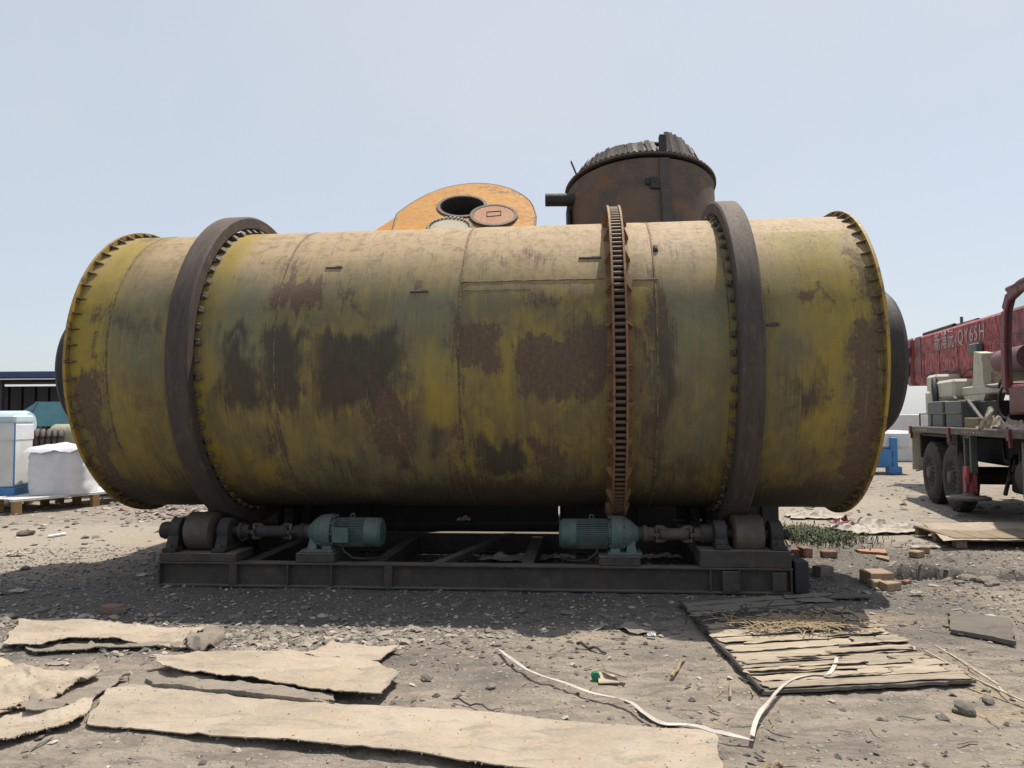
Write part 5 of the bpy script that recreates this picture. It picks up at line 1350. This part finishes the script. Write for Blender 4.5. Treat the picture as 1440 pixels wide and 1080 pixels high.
# dirt crumbs that lie on the sheets
from mathutils.bvhtree import BVHTree
cv, cf = [], []
for o in [q for q in bpy.data.objects if q.name.startswith('felt_sheet')]:
    n0 = len(cv)
    cv += [tuple(v.co + o.location) for v in o.data.vertices]; cf += [tuple(i + n0 for i in f.vertices) for f in o.data.polygons]
bvh = BVHTree.FromPolygons(cv, cf)
rj = random.Random(41); kept = []
while len(kept) < 1100:
    x, y = rj.uniform(-4.2, 1.1), rj.uniform(3.1, 6.2)
    if float(fbm(np.array([x * 2.2]), np.array([y * 3.0]), 123, 3)[0]) < .47 and rj.random() < .8: continue
    h_ = bvh.ray_cast(Vector((x, y, 1)), Vector((0, 0, -1)))
    if h_[0] is not None: kept.append(tuple(h_[0]))
cr = MB()
for i, (x, y, z) in enumerate(kept):
    s_ = .0016 * (4.5 ** (rj.random() ** 3)); a = rj.uniform(0, 6)
    c_, n_ = math.cos(a) * s_, math.sin(a) * s_
    cr.add([(x + c_ * 1.6, y + n_ * 1.6, z), (x - n_, y + c_, z), (x - c_ * 1.3, y - n_ * 1.3, z), (x + n_, y - c_, z), (x, y, z + s_ * .8)], [(0, 1, 4), (1, 2, 4), (2, 3, 4), (3, 0, 4)])
o = link('dirt_crumbs', cr.mesh('dirt_crumbs', None), M['stone']); o['kind'] = 'stuff'

# ------------------------------------------------------------------ weathered, splitting veneer panel
pv = thing('veneer_panel', 'weathered plywood panel splitting into pale strips, with straw on it', 'plywood', (0, 0, 0))
c00, c10 = G(957, 852)[:2], G(1156, 838)[:2]
c01, c11 = G(1072, 978)[:2], G(1372, 962)[:2]
c00, c10, c01, c11 = [np.array(q) for q in (c00, c10, c01, c11)]
def pq(s, t): return (c00 * (1 - s) + c10 * s) * (1 - t) + (c01 * (1 - s) + c11 * s) * t
bs = MB()
n = 26
edge = [pq(i / n, 0) for i in range(n)] + [pq(1, i / n) for i in range(n)] + [pq(1 - i / n, 1) for i in range(n)] + [pq(0, 1 - i / n) for i in range(n)]
rj = random.Random(12)
bs.prism([(e[0] + rj.uniform(-.012, .012), e[1] + rj.uniform(-.012, .012)) for e in edge], .004, .022)
part('backing_sheet', bs, M['slate'], pv, smooth=None)
part('broken_edge', MB().tube([tuple(pq(-.004 + .008 * vnoise(np.array([t * 14]), np.array([2.]), 3)[0], t)) + (.022,) for t in np.linspace(0, 1, 30)], [.006 + .012 * float(vnoise(np.array([t * 19]), np.array([5.]), 7)[0]) for t in np.linspace(0, 1, 30)], 6), M['black_steel'], pv)
def strip(s0, s1, t0, t1, z, mat, seed, curl=.02):
    rr = random.Random(seed); nx = max(10, int((s1 - s0) * 46)); ny = 4
    vs_ = []
    k0 = rr.uniform(0, 99)
    for i in range(nx + 1):
        f = i / nx; s = s0 + (s1 - s0) * f
        w0 = t0 + (t1 - t0) * (.16 * float(vnoise(np.array([f * 5 + k0]), np.array([1.]), seed)[0]) + .10 * float(vnoise(np.array([f * 21 + k0]), np.array([1.]), seed + 8)[0]))
        w1 = t1 - (t1 - t0) * (.16 * float(vnoise(np.array([f * 5 + k0]), np.array([7.]), seed + 1)[0]) + .10 * float(vnoise(np.array([f * 21 + k0]), np.array([7.]), seed + 9)[0]))
        sj_ = [rr.uniform(-.022, .022) if i in (0, nx) else 0.0 for _ in range(ny + 1)]
        for j in range(ny + 1):
            g = j / ny; t = w0 + (w1 - w0) * g; p = pq(s + sj_[j], t)
            zz = z + curl * .45 * (g ** 2) * (.1 + 1.3 * float(vnoise(np.array([f * 3.3 + k0]), np.array([3.]), seed + 2)[0])) + .006 * float(vnoise(np.array([f * 12 + k0]), np.array([g * 3]), seed + 3)[0])
            vs_.append((p[0], p[1], zz))
    m = len(vs_); th = .0035
    vs_ += [(a, b, c_ - th) for a, b, c_ in vs_]
    fs_ = []
    q = ny + 1
    for i in range(nx):
        for j in range(ny):
            a = i * q + j
            fs_.append((a, a + q, a + q + 1, a + 1)); fs_.append((m + a, m + a + 1, m + a + q + 1, m + a + q))
        a = i * q; fs_.append((a, m + a, m + a + q, a + q)); a = i * q + ny; fs_.append((a, a + q, m + a + q, m + a))
    fs_.append(tuple(range(0, q)) + tuple(range(m + q - 1, m - 1, -1)))
    e = nx * q; fs_.append(tuple(range(e, e + q)) + tuple(range(m + e + q - 1, m + e - 1, -1)))
    part('veneer_strip', MB().add(vs_, fs_), mat, pv, smooth=50)
rj = random.Random(31)
t = .0; kx = 0
while t < .985:
    w = rj.uniform(.045, .095) if t > .28 else rj.uniform(.06, .12)
    x = rj.uniform(-.01, .03)
    while x < .96:
        L = rj.uniform(.45, 1.1)
        x1 = min(x + L, 1.0 + rj.uniform(-.05, .02))
        if x1 > .85: x1 = 1.0 + rj.uniform(-.06, .02)
        mm = M['veneer_grey'] if t < .2 else rj.choice([M['veneer'], M['veneer'], M['veneer_pale'], M['veneer_pale']])
        if not (.14 < t < .24 and rj.random() < .5):
            strip(x, x1, t - .004, min(t + w + .006, 1.0), .0255 + .0035 * (kx % 2) + rj.uniform(0, .002), mm, 300 + kx, rj.choice([.002, .003, .004, .006, .02])); kx += 1
        x = x1 + rj.uniform(.002, .016)
    t += w
for i in range(16):                                      # loose upper layer
    t0 = rj.uniform(.30, .95); x = rj.uniform(0, .65); L = rj.uniform(.15, .5)
    strip(x, min(1.02, x + L), t0, t0 + rj.uniform(.018, .05), .034 + rj.uniform(0, .006), rj.choice([M['veneer'], M['veneer_pale'], M['veneer_pale']]), 500 + i, rj.uniform(.004, .03))
# splinters fanning off the right edge
for i, (a, b) in enumerate((((1315, 918), (1405, 970)), ((1300, 925), (1345, 945)), ((1335, 930), (1395, 962)), ((1362, 962), (1440, 993)))):
    p0, p1 = G(*a), G(*b)
    part('splinter', MB().bar((p0.x, p0.y, .05), (p1.x, p1.y, .025), .014, .006), M['veneer_pale'], pv)

# ------------------------------------------------------------------ white plastic strap
def ribbon(name, pts, w, label, mat, z=.018, th=.003, cat='strap', seed=2):
    P = [G(*p) for p in pts]
    # smooth
    Q = []
    for i in range(len(P) - 1):
        p0, p1, p2, p3 = P[max(i - 1, 0)], P[i], P[i + 1], P[min(i + 2, len(P) - 1)]
        for k_ in range(8):
            t = k_ / 8
            Q.append(.5 * ((2 * p1) + (p2 - p0) * t + (2 * p0 - 5 * p1 + 4 * p2 - p3) * t * t + (3 * p1 - p0 - 3 * p2 + p3) * t ** 3))
    Q.append(P[-1])
    mb = MB(); vs_ = []
    for i, q in enumerate(Q):
        d = (Q[min(i + 1, len(Q) - 1)] - Q[max(i - 1, 0)]); d.z = 0; d.normalize(); s = Vector((-d.y, d.x, 0))
        r = float(fbm(np.array([i * .11]), np.array([seed * 1.]), seed, 3)[0])
        zz = z + .022 * r + max(0, gz(q.x, q.y)); tw_ = (r - .5) * 1.5
        o = s * (w / 2 * math.cos(tw_)) + Vector((0, 0, w / 2 * math.sin(tw_)))
        c = Vector((q.x, q.y, zz))
        for p in (c + o, c - o, c - o - Vector((0, 0, th)), c + o - Vector((0, 0, th))): vs_.append(tuple(p))
    fs_ = [(0, 1, 2, 3)]
    for i in range(len(Q) - 1):
        for j in range(4): fs_.append((i * 4 + j, i * 4 + (j + 1) % 4, i * 4 + 4 + (j + 1) % 4, i * 4 + 4 + j))
    e = (len(Q) - 1) * 4; fs_.append((e + 3, e + 2, e + 1, e))
    return solo(name, mb.add(vs_, fs_), mat, label, cat, smooth=40)
ribbon('plastic_strap', [(702, 918), (722, 936), (750, 952), (790, 966), (830, 981), (880, 992), (905, 1010), (930, 1026), (970, 1028), (1010, 1040), (1060, 1049)], .020, 'long white plastic strap winding over the dirt in the middle foreground', M['strap'])
ribbon('plastic_strap', [(1058, 1048), (1066, 1020), (1090, 985), (1112, 966), (1140, 958), (1165, 957), (1174, 946), (1177, 934)], .022, 'white strap rising from its kink onto the splitting plywood panel', M['strap'], .03, seed=5)
ribbon('cord', [(1395, 960), (1420, 985), (1445, 996)], .008, 'thin pale cord on the dirt at the right edge', M['strap'], .012, cat='cord', seed=7)

# ------------------------------------------------------------------ right: pallet with board, rags, bricks
rpal = pallet('pallet', 'timber pallet lying at the right under a warped tan sheet', (6.15, 9.42, 0), R_(-4), 1.85, 1.05, .125, M['old_wood'], M['old_wood'], 7)
sheet('warped_sheet', M['card'], 'large warped tan sheet lying on the right hand pallet', 'sheet', [(5.44, 10.05), (6.3, 10.0), (7.4, 9.9)], [(5.03, 8.88), (6.0, 8.84), (7.2, 8.78)], .15, .006, .012, 0, 0, .02, 44, 48, 20, px=False,
      zfun=lambda X, Y, S, T: .07 * np.clip((T - .0) * -1 + .55, 0, 1) + .08 * np.clip((S - .6) / .4, 0, 1) ** 2 * (1 - T))
p = G(1240, 745); crumple('plastic_sheeting', (p.x, p.y, .01), 1.25, .75, .16, 51, M['rag'], 'crumpled dirty white sheeting on the ground left of the tan pallet', 'sheeting', .1, 40, 28)
p = G(1145, 727); crumple('plastic_sheeting', (p.x, p.y, .01), .8, .5, .10, 53, M['rag'], 'pale sheeting scrap behind the weeds, under the right end of the drum', 'sheeting', -.1, 26, 18)
p = G(1185, 738); crumple('dark_rag', (p.x, p.y, .01), .28, .22, .15, 55, M['red_dark'], 'dark bundled rag at the left tip of the white sheeting', 'rag', 0, 18, 14)
def brick(px_, py_, dims, rz, mat, label, z=0.0, tilt=0.0):
    p = G(px_, py_)
    mb = MB(); rr = random.Random(int(px_ * 7 + py_))
    mb.box((0, 0, dims[2] / 2), dims, Matrix.Rotation(tilt, 4, 'X'), .008)
    mb.v = [(a + rr.uniform(-.004, .004), b + rr.uniform(-.004, .004), c_ + rr.uniform(-.003, .003)) for a, b, c_ in mb.v]
    return solo('brick', mb, mat, label, 'brick', (p.x, p.y + dims[1] / 2, gz(p.x, p.y) + z), rz, 'bricks lying about at the right', smooth=None)
brick(1240, 820, (.235, .20, .115), R_(4), M['brick_tan'], 'largest tan brick, back of the little pile at the right', .0)
brick(1236, 824, (.12, .11, .06), R_(-5), M['brick_tan'], 'low tan brick piece in front of the largest brick')
brick(1256, 828, (.15, .12, .075), R_(14), M['brick_tan'], 'tan half brick at the right front of the little pile')
brick(1277, 820, (.09, .06, .035), R_(30), M['brick_red'], 'reddish brick fragment right of the tan pile')
brick(1136, 783, (.10, .16, .11), R_(10), M['brick_red'], 'upright red brick beside the end of the frame', tilt=.0)
brick(1168, 783, (.16, .11, .075), R_(-4), M['brick_red'], 'red brick lying flat right of the upright one')
brick(1122, 781, (.08, .1, .075), R_(40), M['brick_red'], 'red brick piece half hidden at the frame corner')
brick(1161, 810, (.16, .13, .10), R_(20), M['stone'], 'grey brick in the shadow right of the frame')
brick(1293, 783, (.13, .11, .07), R_(25), M['brick_tan'], 'tan brick piece lying left of the pallet, in front')
brick(1304, 777, (.09, .1, .08), R_(60), M['brick_tan'], 'tan brick piece standing beside the pallet corner')
brick(155, 862, (.16, .1, .07), R_(-10), M['brick_red'], 'single dull red brick in the shade at the left')
brick(163, 863, (.10, .09, .05), R_(30), M['stone'], 'grey stone piece touching the dull red brick')
p = G(1300, 770); crumple('paper_scrap', (p.x, p.y, .01), .33, .12, .05, 61, M['rag'], 'pale flat scrap lying beside the tan brick pieces', 'scrap')
sheet('thin_plank', M['pink'], 'thin pinkish plank lying on the dirt left of the pallet', 'plank', [(1202, 774), (1245, 774)], [(1210, 777), (1248, 780)], .03, .02, .002, 0, 0, .006, 71, 14, 4)
sheet('thin_plank', M['brick_tan'], 'short splinter of board in front of the pinkish plank', 'plank', [(1233, 781), (1250, 784)], [(1232, 784), (1250, 788)], .02, .015, .002, 0, 0, .006, 72, 10, 4)
sheet('thin_plank', M['white'], 'short pale stick lying on the sunlit dirt at the left', 'stick', [(68, 754), (93, 750)], [(68, 756), (93, 752)], .03, .02, .002, 0, 0, .006, 73, 10, 4)
p = G(22, 780); crumple('paper_scrap', (p.x, p.y, .01), .22, .12, .05, 62, M['rag'], 'white scrap on the sunlit dirt at the far left', 'scrap')
p = G(26, 832); crumple('paper_scrap', (p.x, p.y, .01), .14, .10, .03, 63, M['rag'], 'flat pale scrap in the shade at the left edge', 'scrap')
p = G(1288, 835); crumple('paper_scrap', (p.x, p.y, .01), .11, .07, .03, 64, M['rag'], 'tiny white scrap right of the drum shadow', 'scrap')
p = G(916, 895); crumple('paper_scrap', (p.x, p.y, .01), .06, .04, .03, 65, M['wrap'], 'tiny white crumb beside the torn grey paper', 'scrap')
# green cap with torn paper in the middle foreground
p = G(838, 957)
bc = thing('carton_end', 'torn carton end with a green plastic cap on the dirt, right of the strap', 'carton', (p.x, p.y, gz(p.x, p.y)))
part('cap', MB().lathe([(0, 0), (0, .026), (.04, .026), (.04, 0)], 20, 'Y', Matrix.Translation((0, 0, .026))), M['green'], bc)
part('torn_flap', MB().add([(.01, -.05, .005), (.13, -.06, .01), (.12, .06, .012), (.02, .07, .03), (.01, -.05, .012), (.13, -.06, .016), (.12, .06, .02), (.02, .07, .038)], [(0, 1, 2, 3), (4, 7, 6, 5), (0, 4, 5, 1), (1, 5, 6, 2), (2, 6, 7, 3), (3, 7, 4, 0)]), M['card_pale'], bc)
part('upper_flap', MB().add([(.06, .02, .06), (.17, -.05, .045), (.19, .0, .05), (.05, .09, .075), (.06, .02, .054), (.17, -.05, .039), (.19, .0, .044), (.05, .09, .069)], [(0, 1, 2, 3), (4, 7, 6, 5), (0, 4, 5, 1), (1, 5, 6, 2), (2, 6, 7, 3), (3, 7, 4, 0)]), M['card_grey'], bc)
def stick(a, b, r, mat, label, z=.02):
    p0, p1 = G(*a), G(*b)
    m_ = (p0 + p1) / 2
    n = 7
    pts = [p0.lerp(p1, i / n) - m_ + Vector((0, 0, z + .012 * math.sin(i * 1.7) + gz(m_.x, m_.y))) for i in range(n + 1)]
    return solo('stick', MB().tube(pts, [r * (1 - .4 * i / n) for i in range(n + 1)], 6), mat, label, 'stick', m_)
stick((945, 955), (963, 928), .012, M['straw'], 'short pale stick standing out on the dirt left of the plywood panel')
stick((1027, 985), (1027, 960), .008, M['straw'], 'thin straw lying in front of the dark corner of the panel')
stick((812, 908), (852, 920), .012, M['black_steel'], 'dark thin stick on the dirt near the shadow edge, mid picture')
stick((637, 985), (695, 1000), .006, M['black_steel'], 'thin dark wire curving on the dirt above the long strip')
stick((1075, 1085), (1100, 1073), .012, M['straw'], 'pale stick at the bottom edge right of the long strip')
stick((1110, 768), (1098, 745), .012, M['straw'], 'bent dry stem leaning by the right end of the frame')
# stones
def stone(px_, py_, s, seed, label, mat=None, group=None, flat=.6):
    p = G(px_, py_)
    import bmesh
    bm = bmesh.new(); bmesh.ops.create_icosphere(bm, subdivisions=2, radius=1)
    rr = random.Random(seed); sx, sy, sz = s * rr.uniform(.8, 1.4), s * rr.uniform(.7, 1.1), s * flat * rr.uniform(.7, 1.1)
    for v in bm.verts:
        f = .62 + .75 * float(fbm(np.array([v.co.x * 1.4 + seed]), np.array([v.co.y * 1.4 + v.co.z * 2.1]), seed, 3)[0])
        v.co = Vector((v.co.x * sx * f, v.co.y * sy * f, v.co.z * sz * f))
    me = bpy.data.meshes.new('stone'); bm.to_mesh(me); bm.free()
    o = link('stone', me, mat or M['stone']); o.location = (p.x, p.y, gz(p.x, p.y) + sz * .45); o.rotation_euler = (0, 0, rr.uniform(0, 6))
    return tag(o, label, 'stone', group)
rj = random.Random(77)
cand = [(60, 858), (100, 852), (250, 872), (410, 874), (430, 884), (330, 866), (520, 888), (545, 878), (700, 905), (735, 860), (240, 768), (120, 756), (60, 745), (35, 800), (205, 830), (430, 855), (640, 850), (800, 862), (870, 850), (1190, 770), (1215, 806), (1350, 820), (1390, 822), (1375, 815), (1280, 860), (1330, 880), (1250, 905), (1390, 985), (1350, 1000), (600, 955), (690, 965), (75, 860), (15, 868), (470, 870), (360, 880)]
stone_labels = ['grey stone at the shade edge above the left end of the far tan strip', 'grey stone at the shade edge above the middle of the far tan strip', 'stone on the sunlit rubble just above the right end of the far tan strip', 'stone in the rubble band behind the flap of the middle stack', 'stone in the rubble band just above the square flap', 'stone in the rubble band between the far strip and the frame', 'stone right of the rubble band, upper of two', 'stone right of the rubble band, lower of two', 'stone on the dirt just above the tip of the white strap', 'stone in the drum shade below the middle of the front beam', 'stone just left of the left front roller, on the shade edge', 'stone on the sunlit dirt well left of the left roller', 'stone below the white pallet, on sunlit dirt', 'stone in the shade at the far left edge', 'stone in the shade left of the frame end', 'stone in the shade under the left motor, by the front beam', 'stone in the shade by the front beam, mid frame', 'stone in the shade below the right motor', 'stone in the shade by the beam, left of the plywood panel', 'stone beside the red bricks, on their right', 'stone between the frame end and the tan brick pile', 'stone on the near rim of the pit, left one', 'stone on the right rim of the pit, beside the broken slab', 'stone between the slab and the grey lump at the pit', 'stone right of the drum shadow, below the tiny white scrap', 'stone left of the flat grey board, touching its corner', 'stone on the dirt between the plywood panel and the grey board', 'stone at the lower right, nearest the thin pale cord', 'stone beside the dark clod at the lower right', 'stone on the bare dirt above the long strip, right of the middle stack', 'stone on the bare dirt left of the white strap', 'stone touching the far edge of the far tan strip', 'stone at the left edge beside the far tan strip', 'stone in the rubble band, mid way to the square flap', 'stone just above the rolled grey edge of the middle stack']
for i, (x, y) in enumerate(cand):
    stone(x, y, rj.uniform(.028, .055), 900 + i, 'small ' + stone_labels[i], group='small loose stones', flat=.5)
stone(1180, 745, .11, 950, 'dark lump of rock beside the weeds under the drum end', M['black_steel'])
stone(1357, 1000, .06, 951, 'dark clod on the pale dirt at the lower right', M['slate'])
stone(1390, 818, .14, 952, 'broken slab piece at the right rim of the dark pit', M['stone'], flat=.35)
stone(1362, 815, .10, 953, 'grey lump on the near rim of the dark pit', M['stone'], flat=.5)
stone(1325, 806, .12, 954, 'dark crust piece on the left rim of the pit', M['slate'], flat=.35)
stone(36, 752, .10, 955, 'dark clod on the sunlit dirt below the white pallet', M['slate'])

# ------------------------------------------------------------------ weeds by the right end of the frame
wd = MB(); rw = random.Random(5)
for i in range(3000):
    x = rw.gauss(0, .30); y = rw.gauss(0, .40)
    c = G(1150, 752); bx, by = c.x - .1 + x, c.y + y
    h = rw.uniform(.02, .09); a = rw.uniform(0, 2 * PI); w = rw.uniform(.004, .010)
    d = Vector((math.cos(a), math.sin(a), 0)); q = Vector((-d.y, d.x, 0)) * w
    b0 = Vector((bx, by, gz(bx, by)))
    m1 = b0 + d * h * .25 + Vector((0, 0, h * .65)); m2 = b0 + d * h * .8 + Vector((0, 0, h * rw.uniform(.7, 1.05)))
    wd.add([b0 - q * .5, b0 + q * .5, m1 - q, m1 + q, m2], [(0, 1, 3, 2), (2, 3, 4)])
me = wd.mesh('weeds', None); me.materials.append(M['grass'])
wo = link('weeds', me); wo['kind'] = 'stuff'
